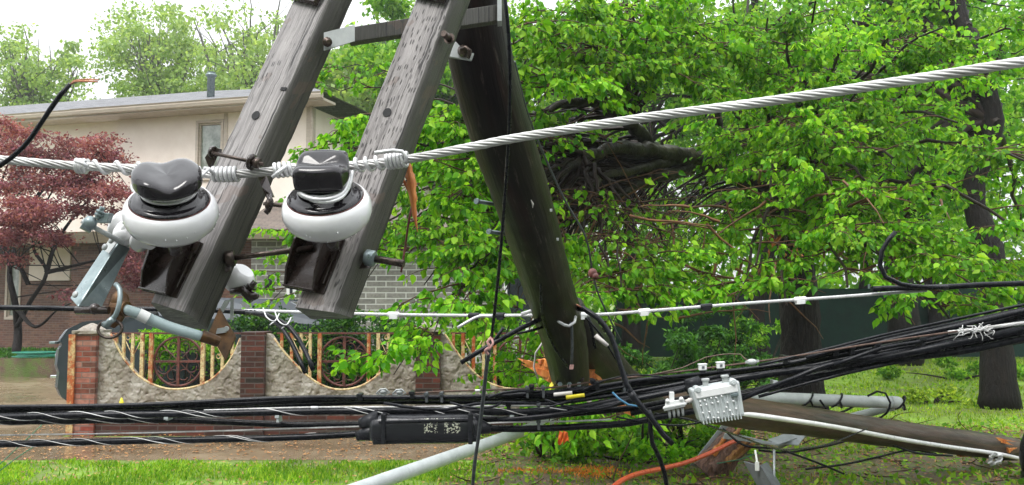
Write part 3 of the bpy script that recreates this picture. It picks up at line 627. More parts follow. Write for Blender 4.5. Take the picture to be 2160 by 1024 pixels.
# eaves, gutters, roof
sg0 = s_at(145, -.6); m = MB(); hbox(m, sg0, .65, -.62, .0, ZE, ZE + .06); hbox(m, sR, sL - .02, .65, 1.4, ZL - .06, ZL); build(m, 'soffit', 'trim', house)
m = MB()
def gutter(s0, s1, d, z):
    prof = [(-.02, .0), (-.10, .02), (-.13, .10), (-.12, .12), (-.15, .16), (-.02, .16)]
    for i in range(len(prof) - 1):
        a, b = prof[i], prof[i + 1]; m.quad(H(s0, d + a[0], z + a[1]), H(s1, d + a[0], z + a[1]), H(s1, d + b[0], z + b[1]), H(s0, d + b[0], z + b[1]))
    m.poly([H(s0, d + a, z + b) for a, b in prof]); m.poly([H(s1, d + a, z + b) for a, b in prof][::-1])
gutter(sg0, .65, -.62, ZE + .03); gutter(sR, s_at(150, .6), .65, ZL); build(m, 'gutter', 'trim', house)
m = MB(); rz = 8.4; za = ZE + .2; zb = ZL + .16; rl = 8.52
def rquad(a, b, c_, d_): m.quad(a, b, c_, d_, u0=0)
k0 = len(m.v)
def roofface(pts, along):
    k = len(m.v); m.v += [tuple(p) for p in pts]; o0 = pts[0]; al = (pts[1] - pts[0]).normalized(); up = (pts[-1] - pts[0]); up = (up - al * up.dot(al)).normalized()
    m.face(range(k, k + len(pts)), [((p - o0).dot(al), (p - o0).dot(up)) for p in pts], 0, False)
roofface([H(sg0, -.68, za), H(.68, -.68, za), H(-2.6, 4.6, rz), H(sg0 + .5, 4.6, rl)], 0)
roofface([H(sR, .6, zb), H(sg0 + .5, .6, zb + .0), H(sg0 + .5, 4.6, rl), H(sR, 4.6, rl)], 0)
roofface([H(sg0, .62, zb), H(sg0, -.68, za), H(sg0, 4.6, rz)], 0)
roofface([H(.68, -.68, za), H(.68, 9.6, za), H(-2.6, 4.7, rz)], 0); roofface([H(.68, 9.6, za), H(sR, 9.6, za), H(sR, 4.6, rl), H(sg0 + .5, 4.6, rl), H(-2.6, 4.6, rz)], 0)
build(m, 'roof', 'shingle', house)
m = MB(); vp = P(445, 180, 24.6); m.lathe((vp.x, vp.y, 7.2), (0, 0, 1), [(.105, 0), (.105, .86), (.15, .88), (.155, .93), (.11, .95), (.11, .98), (.13, .99), (.02, 1.02)], 20); build(m, 'vent_pipe', 'galv', house)
m = MB(); m.tube([H(.04, -.1, ZE), H(.04, -.06, ZE - .4), H(.04, -.06, ZB)], .045, 8); build(m, 'downpipe', 'trim', house)
m = MB(); hbox(m, .01, .05, 1.6, 2.6, 5.2, 6.3); m2 = build(m, 'window', 'trim', house); m = MB(); hbox(m, .052, .056, 1.68, 2.52, 5.28, 6.22); build(m, 'pane', 'darkglass', m2)

# ------------------------------------------------------------------ grey block house behind the fallen branches
nb = thing('house', 'low grey block house with brown shingle eave, glimpsed behind the fallen branches', 'house', P(800, 770, 19))
nb.location.z = 0
x0, x1, yn = P(528, 640, 18.6).x, P(1190, 640, 18.6).x, 18.6
m = MB(); m.quad((x0, yn, 0), (x1, yn, 0), (x1, yn, 3.2), (x0, yn, 3.2)); m.quad((x1, yn, 0), (x1, yn + 7, 0), (x1, yn + 7, 3.2), (x1, yn, 3.2)); m.quad((x0, yn + 2.6, 0), (x0, yn, 0), (x0, yn, 3.2), (x0, yn + 2.6, 3.2))
build(m, 'wall', 'greybrick', nb)
m = MB(); k = [Vector((x0 - .3, yn - .4, 3.22)), Vector((x1 + .4, yn - .4, 3.22)), Vector((x1 + .4, yn + 3, 4.2)), Vector((x0 - .3, yn + 3, 4.2))]; roofface(k, 0); roofface([k[3], k[2], k[2] + Vector((0, 4.6, -1)), k[3] + Vector((0, 4.6, -1))], 0)
build(m, 'roof', 'brownshingle', nb)
m = MB(); m.box(x0 - .3, x1 + .4, yn - .43, yn - .36, 3.02, 3.21); m.box(x0 - .3, x1 + .4, yn - .35, yn, 3.16, 3.2); build(m, 'fascia', 'trimgreen', nb)
def nwin(pa, pb, z0, z1):
    a, b = P(pa, 640, yn).x, P(pb, 640, yn).x; m = MB(); m.box(a - .07, b + .07, yn - .05, yn - .004, z0 - .07, z1 + .07); f = build(m, 'window', 'castwhite', nb)
    m = MB(); m.box(a, b, yn - .062, yn - .053, z0, z1); build(m, 'pane', 'darkglass', f)
nwin(612, 618, 1.9, 2.9); nwin(1070, 1120, 1.2, 2.6)
m = MB(); a = P(567, 594, 18.4); m.tube([a + Vector((0, .2, .1)), a + Vector((0, 0, .12)), a], .02, 6); m.lathe(a + Vector((0, 0, -.16)), (0, 0, 1), [(.05, 0), (.09, .02), (.09, .16), (.03, .2)], 8); build(m, 'wall_lamp', 'carblack', nb)

# ------------------------------------------------------------------ parked car behind the wall
CX = P(121, 640, 13.2).x; CY = 13.0
car = thing('parked_car', 'dark wet car parked behind the garden wall, its nose showing past the red brick pier', 'car', (CX + .8, CY + .9, 0))
m = MB()
prof = [(.18, .28), (.06, .36), (.0, .48), (.02, .70), (-.02, .80), (.0, 1.02), (.06, 1.08), (.02, 1.16), (.12, 1.30), (.34, 1.40), (1.35, 1.50), (1.9, 1.70), (2.3, 1.76), (3.5, 1.72), (4.3, 1.35), (4.65, 1.2), (4.65, .45), (4.5, .28)]
ys = [(0.0, .22, 0), (.10, .06, 0), (.35, 0, 0), (1.45, 0, 0), (1.72, .06, 0), (1.82, .22, 0)]
def carpt(x_, z_, yy, inset):
    cx_ = 2.3; x2 = cx_ + (x_ - cx_) * (1 - inset * .35); inn = .24 * max(0, min(1, (z_ - 1.45) / .5))
    return (CX + x2, CY + inn + yy * (1 - 2 * inn / 1.82), z_)
n = len(prof); k0 = len(m.v)
for yy, ins, _ in ys:
    for x_, z_ in prof: m.v.append(carpt(x_, z_, yy, ins))
for i in range(len(ys) - 1):
    for j in range(n):
        j2 = (j + 1) % n; m.face((k0 + i * n + j, k0 + i * n + j2, k0 + (i + 1) * n + j2, k0 + (i + 1) * n + j), None, 0, False)
m.face([k0 + j for j in range(n)], None, 0, False); m.face([k0 + (len(ys) - 1) * n + j for j in range(n)][::-1], None, 0, False)
build(m, 'body', 'carpaint', car, bevel=.03)
m = MB(); m.box(CX - .035, CX + .03, CY + .45, CY + 1.4, .82, 1.0); build(m, 'grille', 'carblack', car)
m = MB(); m.box(CX - .03, CX + .06, CY + .05, CY + 1.75, 1.10, 1.14); build(m, 'nose_trim', 'galv', car, bevel=.01)
m = MB(); m.box(CX - .03, CX + .1, CY + .12, CY + 1.7, .60, .645); build(m, 'bumper_trim', 'chrome', car, bevel=.01)
for yy in (.12, 1.45):
    m = MB(); m.sphere((CX + .06, CY + yy + .12, .93), .13, 12, sq=(.5, 1, .6)); build(m, 'headlight', 'chrome', car)
m = MB(); pts = [Vector(carpt(1.4, 1.53, .25, 0)), Vector(carpt(1.4, 1.53, 1.57, 0)), Vector(carpt(1.86, 1.69, 1.5, 0)), Vector(carpt(1.86, 1.69, .3, 0))]
nrm = (pts[1] - pts[0]).cross(pts[3] - pts[0]).normalized(); nrm = nrm if nrm.z > 0 else -nrm; m.obox(pts[0] + nrm * .005, pts[1] - pts[0], pts[3] - pts[0], nrm * .01); build(m, 'windscreen', 'darkglass', car)
m = MB(); m.quad((CX + 1.7, CY - .004, 1.32), (CX + 3.9, CY - .004, 1.32), (CX + 3.6, CY - .002, 1.42), (CX + 1.9, CY - .002, 1.42)); build(m, 'side_window', 'darkglass', car)
for xx in (.85, 3.7):
    for yy in (-.01, 1.63):
        m = MB(); m.lathe((CX + xx, CY + yy, .34), (0, 1, 0), [(.22, -.01), (.32, 0), (.34, .04), (.34, .18), (.31, .21)], 28); tw = build(m, 'wheel', 'tyre', car)
        m = MB(); m.lathe((CX + xx, CY + yy - .012, .34), (0, 1, 0), [(.05, -.02), (.06, .0), (.19, .01), (.21, -.005), (.22, .01)], 28)
        for q in range(7):
            a = q / 7 * 6.283; m.tube([(CX + xx + .05 * math.cos(a), CY + yy - .02, .34 + .05 * math.sin(a)), (CX + xx + .2 * math.cos(a), CY + yy - .015, .34 + .2 * math.sin(a))], .018, 5)
        build(m, 'rim', 'chrome', tw)
m = MB(); m.sphere((CX + 1.55, CY - .1, 1.52), .13, 10, sq=(.6, .8, .6)); m.tube([(CX + 1.6, CY + .08, 1.46), (CX + 1.56, CY - .08, 1.5)], .02, 5); build(m, 'wing_mirror', 'carblack', car)

# green garden hose
m = MB(); c = G(82, 756, .44); pts = []
for k in range(90):
    a = k * .42; r_ = .42 + .06 * math.sin(k * .31) + .05 * math.sin(k * .17); pts.append(c + Vector((r_ * math.cos(a) * 1.15, r_ * .8 * math.sin(a), .03 + k * .0013)))
m.tube(pts, .014, 6); build(m, 'garden_hose', 'greenhose', None, label='coiled green garden hose lying on the planting bed by the house', cat='hose')

# dark green screened fence far behind the trunks
ft = thing('screen_fence', 'dark green screen fence standing behind the tree trunks', 'fence', (8, 27.5, 0))
m = MB(); m.box(3.2, 22, 27.48, 27.52, .05, 2.15); build(m, 'screen', 'screen', ft)
for i in range(8):
    m = MB(); m.tube([(3.3 + i * 2.6, 27.6, 0), (3.3 + i * 2.6, 27.6, 2.3)], .035, 8); build(m, 'post', 'galv', ft)

# ================================================================== TREES
def maple(name, label, px, D, zc, spread, group, seed_h):
    pass
# ---- red maple in front of the house
b = P(34, 748, 21.6); b.z = .42
t = thing('maple_tree', 'dark red leaved maple tree growing in the bed against the brown brick house', 'tree', b)
tm = MB(); forks = [[(34, 748), (38, 700), (32, 640), (20, 580), (30, 520), (50, 470)], [(36, 690), (62, 640), (98, 575), (70, 520), (92, 440), (130, 370)],
    [(34, 650), (75, 690), (120, 655), (150, 640)], [(60, 600), (40, 560), (10, 520), (-40, 420)], [(98, 575), (120, 510), (170, 440), (215, 400)], [(50, 470), (90, 400), (160, 350), (210, 320)], [(20, 560), (-10, 480), (5, 380), (30, 320)], [(98, 575), (160, 560), (240, 540)]]
tips = []
for i, f in enumerate(forks):
    pts = [(a, c, 21.6 + .25 * math.sin(k * 1.7 + i) - .15 * k * (i % 3 - 1)) for k, (a, c) in enumerate(f)]
    pl = spath(pts, .12); r0 = .11 if i == 0 else .06; n = len(pl); tm.tube(pl, [r0 * (1 - .8 * q / n) for q in range(n)], 8, rough=.06)
    if i in (1, 3, 4, 5, 6, 7, 0): tips.append(pl)
build(tm, 'trunk', 'bark', t)
bb = MB(); pos = []
def red_clump(px, py, rx, ry, n, Dm=21.2):
    """horizontal layered sprays of leaves"""
    c = P(px, py, Dm + rng.uniform(-1.0, .9)); k = c.y / F
    for q in range(max(2, int(ry / 7))):
        cc = np.array(c) + np.array([rng.uniform(-.3, .3) * rx * k, rng.uniform(-.5, .5), rng.uniform(-1, 1) * ry * k])
        m_ = int(n / max(2, int(ry / 7))); m_ = int(m_ * 1.2); e = np.array([rx * k * rng.uniform(.5, 1), .55, .13])
        pos.append(cc + rng.normal(size=(m_, 3)) * e * .55 + np.stack([np.zeros(m_)] * 2 + [-.25 * np.abs(rng.normal(size=m_)) * .3], 1))
        src = tips[int(rng.integers(len(tips)))]; s = min(src, key=lambda v: (v - Vector(cc)).length)
        bb.tube(bez(np.array(s), (np.array(s) + cc) / 2 + rng.normal(size=3) * .12, cc, 6), [.018, .014, .011, .008, .006, .004], 4, cap=False)
for (px, py, rx, ry, n) in [(20, 290, 45, 14, 500), (60, 330, 70, 18, 800), (150, 330, 60, 14, 700), (200, 315, 50, 14, 600), (235, 330, 32, 10, 300), (215, 290, 22, 8, 200), (20, 370, 60, 18, 800), (100, 380, 70, 18, 900), (180, 380, 55, 16, 700), (235, 390, 40, 14, 450), (40, 420, 60, 16, 800), (130, 430, 60, 14, 600), (215, 440, 45, 14, 400), (30, 480, 60, 12, 800), (90, 490, 50, 10, 600), (130, 492, 24, 8, 200), (10, 455, 50, 12, 500), (285, 420, 24, 14, 250), (260, 450, 30, 15, 200), (-30, 330, 40, 20, 500), (20, 540, 30, 8, 200), (265, 560, 34, 20, 450), (285, 530, 20, 10, 200), (150, 620, 20, 10, 150), (60, 275, 40, 8, 260), (10, 260, 30, 8, 260), (80, 350, 60, 16, 600), (150, 400, 50, 14, 500), (60, 450, 60, 14, 600), (190, 350, 40, 12, 400), (0, 400, 50, 20, 600), (20, 500, 40, 12, 400), (100, 460, 40, 10, 400), (250, 400, 30, 14, 300), (275, 580, 22, 20, 300), (260, 330, 14, 6, 80), (140, 300, 36, 8, 250)]:
    red_clump(px, py, rx, ry, n)
build(bb, 'twigs', 'bark', t)
pos = np.concatenate(pos); leaves('crown', pos, rng.normal(size=pos.shape) * np.array([1, 1, .4]) + np.array([0, 0, -.45]), rng.uniform(.06, .11, len(pos)), 'leafred', t, True, .6)

# ---- trees beyond the house
GB = 'pale trees beyond the house'
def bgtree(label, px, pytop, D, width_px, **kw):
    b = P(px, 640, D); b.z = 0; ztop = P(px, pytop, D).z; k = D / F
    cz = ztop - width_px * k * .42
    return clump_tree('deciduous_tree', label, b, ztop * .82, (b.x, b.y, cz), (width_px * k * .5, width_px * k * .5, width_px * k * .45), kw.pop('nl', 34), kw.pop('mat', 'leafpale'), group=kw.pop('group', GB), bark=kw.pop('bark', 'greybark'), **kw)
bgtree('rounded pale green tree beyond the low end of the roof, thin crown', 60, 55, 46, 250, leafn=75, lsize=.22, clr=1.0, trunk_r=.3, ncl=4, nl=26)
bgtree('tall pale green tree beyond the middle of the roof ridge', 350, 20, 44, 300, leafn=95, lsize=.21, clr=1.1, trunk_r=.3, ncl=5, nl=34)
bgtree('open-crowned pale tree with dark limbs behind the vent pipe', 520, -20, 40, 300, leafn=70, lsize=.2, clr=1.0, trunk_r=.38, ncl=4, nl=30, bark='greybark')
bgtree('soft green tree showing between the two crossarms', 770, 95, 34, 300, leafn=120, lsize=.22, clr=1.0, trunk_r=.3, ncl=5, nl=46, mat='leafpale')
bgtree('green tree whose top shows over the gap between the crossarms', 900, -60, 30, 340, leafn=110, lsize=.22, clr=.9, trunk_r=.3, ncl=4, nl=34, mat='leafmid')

# ---- wood on the right
GW = 'trees of the wood behind the fallen pole'
def trunkonly(label, px, pyb, wpx, lean, htop, crown=None, mat='leafmid', **kw):
    b = G(px, pyb); D = b.y; k = D / F
    cz = kw.pop('cz', htop * .8); cr = kw.pop('cr', (3, 3, htop * .35))
    return clump_tree('deciduous_tree', label, b, htop, (b.x + kw.pop('cdx', 0), b.y + kw.pop('cdy', 0), cz), cr, kw.pop('nl', 30), mat, trunk_r=wpx * k * .5, group=GW, lean=lean, split=kw.pop('split', .5), leafn=kw.pop('leafn', 110), lsize=kw.pop('lsize', .11), clr=kw.pop('clr', .6), ncl=kw.pop('ncl', 4), **kw)
trunkonly('thick dark tree with a flared foot, behind the butt of the fallen pole', 2108, 862, 62, (-.3, .3), 9.5, cz=5.6, cr=(3.4, 1.6, 3.6), nl=40, mat='leaf', cdx=-.4, cdy=2.2)
trunkonly('straight dark tree at the back of the lawn with pale lichen', 1905, 770, 62, (.2, 0), 12, cz=7.5, cr=(4, 3, 4), nl=44, lsize=.14)
trunkonly('slim dark tree beside the lichen-marked trunk, in front of the green screen', 1845, 752, 30, (-.4, .5), 12, cz=8, cr=(3, 3, 4), nl=30, lsize=.15)
trunkonly('slender tree rising at the very back of the lawn near the screen fence', 1985, 758, 34, (-.6, .5), 13, cz=8, cr=(3, 3, 4.5), nl=30, lsize=.15)
trunkonly('narrow tree in shade left of the big broken trunk', 1610, 790, 36, (.3, .6), 12, cz=7.5, cr=(4, 3, 4), nl=34, lsize=.14)
trunkonly('bushy tree behind the leaning pole, its trunk hidden by leaves', 1330, 772, 40, (0, .3), 11, cz=6.2, cr=(4.2, 3, 4.4), nl=52, lsize=.13, mat='leafmid')
trunkonly('leafy tree just beyond the grey block house roof', 1060, 745, 40, (0, 0), 12, cz=8, cr=(4.5, 3, 4.5), nl=46, lsize=.16, mat='leafmid')
# the far wood reads as one mass
n = 60000
px_ = rng.uniform(2, 46, n); py_ = rng.uniform(31, 46, n); pz_ = rng.random(n) ** 1.1 * 20
cl = blotch(px_ * 1.0 + pz_ * .3, pz_ * 1.6 + py_ * .4, .8, 21)
keep = cl > -.12 - .25 * (pz_ < 8)
pos = np.stack([px_, py_, pz_], 1)[keep]
leaves('far_wood', pos, rng.normal(size=pos.shape) + np.array([0, 0, -.6]), rng.uniform(.22, .5, len(pos)), 'leafmid', None, False, kind='stuff')
n = 15000; px_ = rng.uniform(-14, 4, n); py_ = rng.uniform(42, 52, n); pz_ = rng.random(n) * 9
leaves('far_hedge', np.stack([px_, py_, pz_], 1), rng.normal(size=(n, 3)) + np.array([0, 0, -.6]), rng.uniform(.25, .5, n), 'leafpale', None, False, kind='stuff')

# ---- shrubs
def shrub(label, px, D, w_, h_, mat, n=5000, ls=.07, name='shrub', zb=0, group='shrubs about the wall', depth=.8, clr=.22):
    b = P(px, 640, D); b.z = 0; t = thing(name, label, 'shrub', b, group); m = MB(); pos = []
    nc = max(8, int(n / 170))
    for i in range(nc):
        a = rng.uniform(-1, 1, 3); c = np.array(b) + np.array([a[0] * w_ / 2, a[1] * depth / 2, zb + (a[2] * .5 + .5) * (h_ - zb) * math.sqrt(max(.1, 1 - abs(a[0]) ** 3))])
        s0 = np.array([b.x + a[0] * .15, b.y + a[1] * .1, 0]); m.tube(bez(s0, (s0 + c) / 2 + np.array([0, 0, .1]), c, 6), [.022, .018, .014, .01, .007, .004], 4, cap=False)
        k = int(n / nc); pos.append(c + unit(rng.normal(size=(k, 3))) * rng.random((k, 1)) ** .5 * clr * np.array([1.2, 1, .6]))
    build(m, 'stems', 'twig', t); pos = np.concatenate(pos)
    leaves('foliage', pos, rng.normal(size=pos.shape) * .8 + np.array([0, 0, -.1]), rng.uniform(.6, 1.3, len(pos)) * ls, mat, t, True, .75)
    return t
shrub('dense dark yew bulging over the middle stucco panel', 760, 12.6, 2.3, 1.62, 'leafyew', 13000, .055, zb=.3)
shrub('small green shrub with yellow tips at the top of the middle dark pier', 560, 12.5, 1.0, 1.6, 'leafyew', 3800, .055, zb=.6)
shrub('bright vine on the wall end beside the red brick pier', 285, 12.2, .9, 1.5, 'leaf', 900, .075, zb=.9)
shrub('green shrub behind the ironwork of the pale panel', 400, 12.8, 1.5, 1.38, 'leafmid', 3600, .06, zb=.4)
shrub('shrub filling the ironwork behind the fallen branches', 1060, 12.5, 2.2, 1.45, 'leafmid', 6000, .065, zb=.3)
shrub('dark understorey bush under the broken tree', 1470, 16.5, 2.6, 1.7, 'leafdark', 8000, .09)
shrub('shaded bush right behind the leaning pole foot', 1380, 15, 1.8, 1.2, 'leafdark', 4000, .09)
shrub('broad-leaved bush among the trunks at the lawn edge', 1600, 19, 2.2, 1.5, 'leafmid', 4000, .1)
shrub('low leafy thicket in the mud beneath the grey coupler box', 1350, 9.6, 1.6, .75, 'leaf', 3600, .075, depth=1.4)
shrub('low thicket spilling beside the split stump', 1440, 10.4, 1.3, .8, 'leafmid', 3000, .07, depth=1)
shrub('tuft of weeds at the foot of the wall under the orange ribbon', 1165, 9.9, .55, .62, 'leaf', 420, .085, depth=.4)
shrub('scrubby regrowth on the lawn beyond the white pipe', 1960, 15.2, 1.1, .28, 'grassdull', 700, .07)
shrub('leaf tufts below the black cables at the lawn', 2010, 20, 3.5, .45, 'leafmid', 1400, .1)

# ---- the broken tree that fell over the road edge
BT = P(1693, 640, 12.6); BT.z = 0
t = thing('broken_tree', 'big broken tree with drooping fresh leaves and a torn limb arching over the wall', 'tree', BT)
tm = MB(); tp = PP((1693, 893, 12.6), (1690, 820, 12.55), (1688, 700, 12.5), (1682, 600, 12.4), (1672, 500, 12.3), (1655, 430, 12.2)); tp[0].z = -.05
pl = [Vector(q[:3]) for q in smooth([tuple(p) for p in tp], .15)]; n = len(pl)
tm.tube(pl, [(.40 - .08 * min(1, q / 3)) * (1 - .35 * q / n) for q in range(n)], 18, rough=.09); build(tm, 'trunk', 'bark', t)
m = MB()
for k in range(16):
    a = P(1640 + rng.uniform(-30, 80), 500 + rng.uniform(-40, 40), 12.0); d = Vector(rng.normal(size=3)) * .15 + Vector((0, 0, -.18)); m.tube([a, a + d * .5, a + d], [.03, .025, .004], 4)
build(m, 'torn_wood', 'splinter', t)
limbs = [
 ([(1672, 490, 12.3, .20), (1600, 400, 11.6, .17), (1530, 355, 11.0, .145), (1470, 338, 10.4, .12), (1390, 322, 9.7, .085), (1310, 312, 9.0, .065), (1230, 335, 8.4, .05), (1160, 380, 7.9, .03), (1110, 430, 7.6, .015)], 'g'),
 ([(1500, 345, 10.7, .11), (1400, 330, 9.9, .09), (1330, 262, 9.3, .07), (1255, 212, 8.8, .06), (1200, 150, 8.4, .04), (1130, 95, 8.0, .02), (1060, 40, 7.6, .01)], 'g'),
 ([(1560, 380, 11.2, .10), (1520, 300, 10.9, .09), (1498, 200, 10.6, .075), (1460, 110, 10.3, .06), (1438, 30, 10.1, .045), (1420, -80, 9.9, .03)], 'g'),
 ([(1255, 212, 8.8, .05), (1180, 225, 8.4, .035), (1110, 250, 8.0, .02), (1040, 290, 7.6, .01)], 'g'),
 ([(1230, 190, 8.7, .04), (1190, 100, 8.5, .03), (1120, 60, 8.2, .02)], 'g'),
 ([(1480, 345, 10.5, .09), (1400, 372, 9.8, .06), (1310, 410, 9.2, .045), (1230, 470, 8.7, .03), (1180, 550, 8.4, .015)], 'g'),
 ([(1450, 338, 10.3, .07), (1370, 350, 9.5, .05), (1280, 372, 8.9, .04), (1190, 430, 8.5, .025), (1120, 520, 8.2, .012)], 'g'),
 ([(1420, 345, 10, .05), (1340, 330, 9.4, .04), (1220, 300, 8.8, .03), (1140, 330, 8.4, .02), (1060, 400, 8, .01)], 'g')]
allpts = []
def limb(l, parent_mat='greenbark', reg=True):
    q = smooth([tuple(P(a, b_, c_)) + (r_,) for a, b_, c_, r_ in l], .09); pl = [Vector(v[:3]) for v in q]
    pl = [p + Vector(rng.normal(size=3)) * .012 for p in pl]
    m = MB(); m.tube(pl, [max(.004, float(v[3])) for v in q], 9, rough=.10); build(m, 'limb', parent_mat, t)
    return pl
for l, _ in limbs: allpts.append((limb(l), .25))
# many fine bare branches raking down to the left
m = MB()
for k in range(230):
    src, _ = allpts[int(rng.choice([0, 0, 5, 6, 7, 1]))]; s = src[int(rng.integers(len(src) * .12, len(src) * .72))]
    d = np.array([-1.0, -.45, rng.uniform(-.2, .45)]); pts = walk(s, d, rng.uniform(1.0, 2.3), 12, .07, .11)
    m.tube(pts, [.020 * (1 - .07 * i) for i in range(13)], 4, cap=False)
    for z_ in range(2):
        p_ = pts[int(rng.integers(3, 10))]; w2 = walk(p_, np.array([-.6, 0, -.6]) + rng.normal(size=3) * .5, rng.uniform(.3, 1), 6, .15, .1); m.tube(w2, [.007, .006, .005, .004, .003, .002, .002], 3, cap=False)
build(m, 'bare_branches', 'twig', t)
# leafy limbs: start, end (px, py, depth), number of sprays, leaf share
tips_ = []
def lb(sx, sy, sd, ex, ey, ed, r=.03, rise=.5, spr=26, dens=.9):
    a = np.array(P(sx, sy, sd)); b_ = np.array(P(ex, ey, ed)); mid = (a + b_) / 2 + np.array([0, 0, rise]); pl = [q + rng.normal(size=3) * .02 for q in bez(a, mid, b_, 16)]
    tips_.append((pl, r, spr, dens))
S0 = (1672, 480, 12.2)
for e in [(1750, 60, 9.5), (1620, 40, 9.0), (1880, 80, 9.6), (1990, 60, 9.0), (2170, 60, 8.6), (1540, 40, 9.5), (1700, 170, 8.2), (1830, 190, 8.0), (1960, 190, 8.4), (2010, 260, 8.0), (1570, 170, 8.8),
          (1640, 260, 7.8), (1760, 300, 7.6), (1880, 330, 7.6), (1560, 300, 8.6), (1760, 400, 7.4), (1860, 430, 7.3), (1620, 420, 7.6), (2180, 340, 7.6), (1800, 520, 7.0), (1900, 520, 7.2), 
          (1600, 560, 7.4), (2000, 560, 7.0), (1790, 610, 6.8), (1950, 640, 6.8), (2020, 620, 6.9), (1560, 640, 7.2), (2190, 500, 7.2), (1650, 640, 7.0), (2020, 700, 7.2), (2180, 640, 7.4), (1720, 0, 8.6), (1950, 0, 8.6), (2020, 150, 8.3), (1500, 220, 9.4), (1660, 90, 8.2), (1800, 80, 8.0)]:
    lb(*S0, *e, r=.045, rise=rng.uniform(.5, 1.3), spr=30)
for e in [(1480, 60, 8.6), (1380, 60, 8.2), (1290, 40, 7.8), (1200, 30, 7.4), (1120, 60, 7.0), (1400, 160, 7.9), (1310, 150, 7.6), (1110, 160, 7.0), (1060, 90, 6.6), (1480, 170, 8.2), (1220, 110, 7.3), (1130, 210, 6.9), (1340, 0, 8), (1540, 90, 8.2)]:
    lb(1330, 262, 9.3, *e, r=.03, rise=rng.uniform(.3, .8), spr=24)
for e in [(1180, 300, 7.6), (940, 300, 7.2), (900, 250, 7.4), (780, 240, 7.6), (700, 250, 7.8), (680, 300, 8.0), (760, 330, 7.6), (860, 400, 7.2), (960, 420, 6.9), (860, 480, 7.2), (950, 520, 6.9), (1010, 560, 6.6), (1000, 350, 7), (840, 560, 7.6), (900, 600, 7.2), (960, 640, 6.6),
          (1000, 240, 7.2), (1290, 600, 7.5), (1240, 640, 7.2), (1330, 640, 7.0), (1400, 600, 7.4), (1450, 570, 8.0), (1090, 640, 7.4), (1070, 720, 7.0), (1010, 720, 7.4), (1300, 700, 6.9)]:
    lb(1230, 335, 8.4, *e, r=.025, rise=rng.uniform(.1, .6), spr=20)
for e in [(660, 190, 9.6), (700, 140, 10), (640, 560, 9.4), (590, 510, 9.6), (570, 640, 9.8), (650, 650, 9.4), (740, 620, 8.8)]: lb(1180, 330, 8.6, *e, r=.018, rise=.5, spr=12)
for e in [(840, 790, 6.6), (900, 730, 6.5), (950, 690, 6.6)]: lb(1110, 500, 7.4, *e, r=.015, rise=.35, spr=13)
for e in [(1140, 930, 6.6), (1240, 930, 6.8), (1180, 860, 7), (1090, 850, 8.6), (1310, 900, 7.6), (1120, 800, 7.4)]: lb(1290, 680, 7.6, *e, r=.014, rise=.1, spr=11)
bm1 = MB(); tw = MB(); LP = []; LA = []; LS = []
for pl, r, spr, dens in tips_:
    n = len(pl); bm1.tube(pl, [max(.004, r * (1 - .85 * i / n)) for i in range(n)], 6, cap=False)
    main = unit(pl[-1] - pl[-4])
    for k in range(int(spr * .52)):      # layered pads of leaves on side branchlets
        i = int(n * (1 - rng.random() ** 1.4 * .6)) - 1; s = pl[max(3, i)]; sg = rng.choice([-1, 1]); az = math.atan2(main[1], main[0]) + sg * rng.uniform(.3, 1.5)
        d = np.array([math.cos(az), math.sin(az), rng.uniform(-.25, .35)]); Ln = rng.uniform(.15, .6); q = walk(s, d, Ln, 5, .10, .05); tw.tube(q, [.008, .007, .006, .005, .005, .004], 4, cap=False)
        for z_ in range(int(rng.integers(4, 8))):
            p0 = q[int(rng.integers(2, 6))]; a2 = az + rng.uniform(-1.3, 1.3); d2 = np.array([math.cos(a2), math.sin(a2), rng.uniform(-.35, .3)]); L2 = rng.uniform(.12, .34)
            w2 = walk(p0, d2, L2, 4, .12, .14); tw.tube(w2, [.004, .0035, .003, .0025, .002], 3, cap=False)
            nl = int(12 * dens * rng.uniform(.6, 1.5)); tt = rng.uniform(.05, 1, nl) ** .7 * 4; ii = np.minimum(3, tt.astype(int)); fr_ = (tt - ii)[:, None]; Q = np.array(w2)
            base = Q[ii] * (1 - fr_) + Q[ii + 1] * fr_; off = unit(rng.normal(size=(nl, 3)) * np.array([1, 1, .5])) * .02
            LP.append(base + off); LA.append(off / .02 * .9 + d2 * .5 + np.array([0, 0, -.95])); LS.append(rng.uniform(.4, 1.3, nl) * .064 * rng.uniform(.8, 1.15))
build(bm1, 'leafy_limbs', 'twig', t); build(tw, 'twigs', 'twigbrown', t)
m = MB()     # bare orange-brown stripped twigs
for k in range(100):
    a = P(rng.uniform(1500, 2000), rng.uniform(380, 600), rng.uniform(7.5, 9.5)) if k < 45 else P(rng.uniform(1150, 1500), rng.uniform(430, 680), rng.uniform(7.5, 9))
    q = walk(a, rng.normal(size=3) + np.array([0, 0, -.2]), rng.uniform(.3, 1.1), 8, .12, .05); m.tube(q, [.014, .013, .011, .010, .008, .007, .006, .004, .003], 4, cap=False)
build(m, 'stripped_twigs', 'twigorange', t)
LP = np.concatenate(LP); LA = np.concatenate(LA); LS = np.concatenate(LS)
bare = np.array(P(1290, 405, 8.3)); kk = np.sum(((LP - bare) / np.array([1.0, 2.6, .62])) ** 2, 1); keep = (kk > 1) | (rng.random(len(LP)) < .16)   # the torn part of the crown is bare
LP, LA, LS = LP[keep], LA[keep], LS[keep]
leaves('foliage', LP, LA, LS, 'leaf', t, True)
print('LEAVES', len(LP))

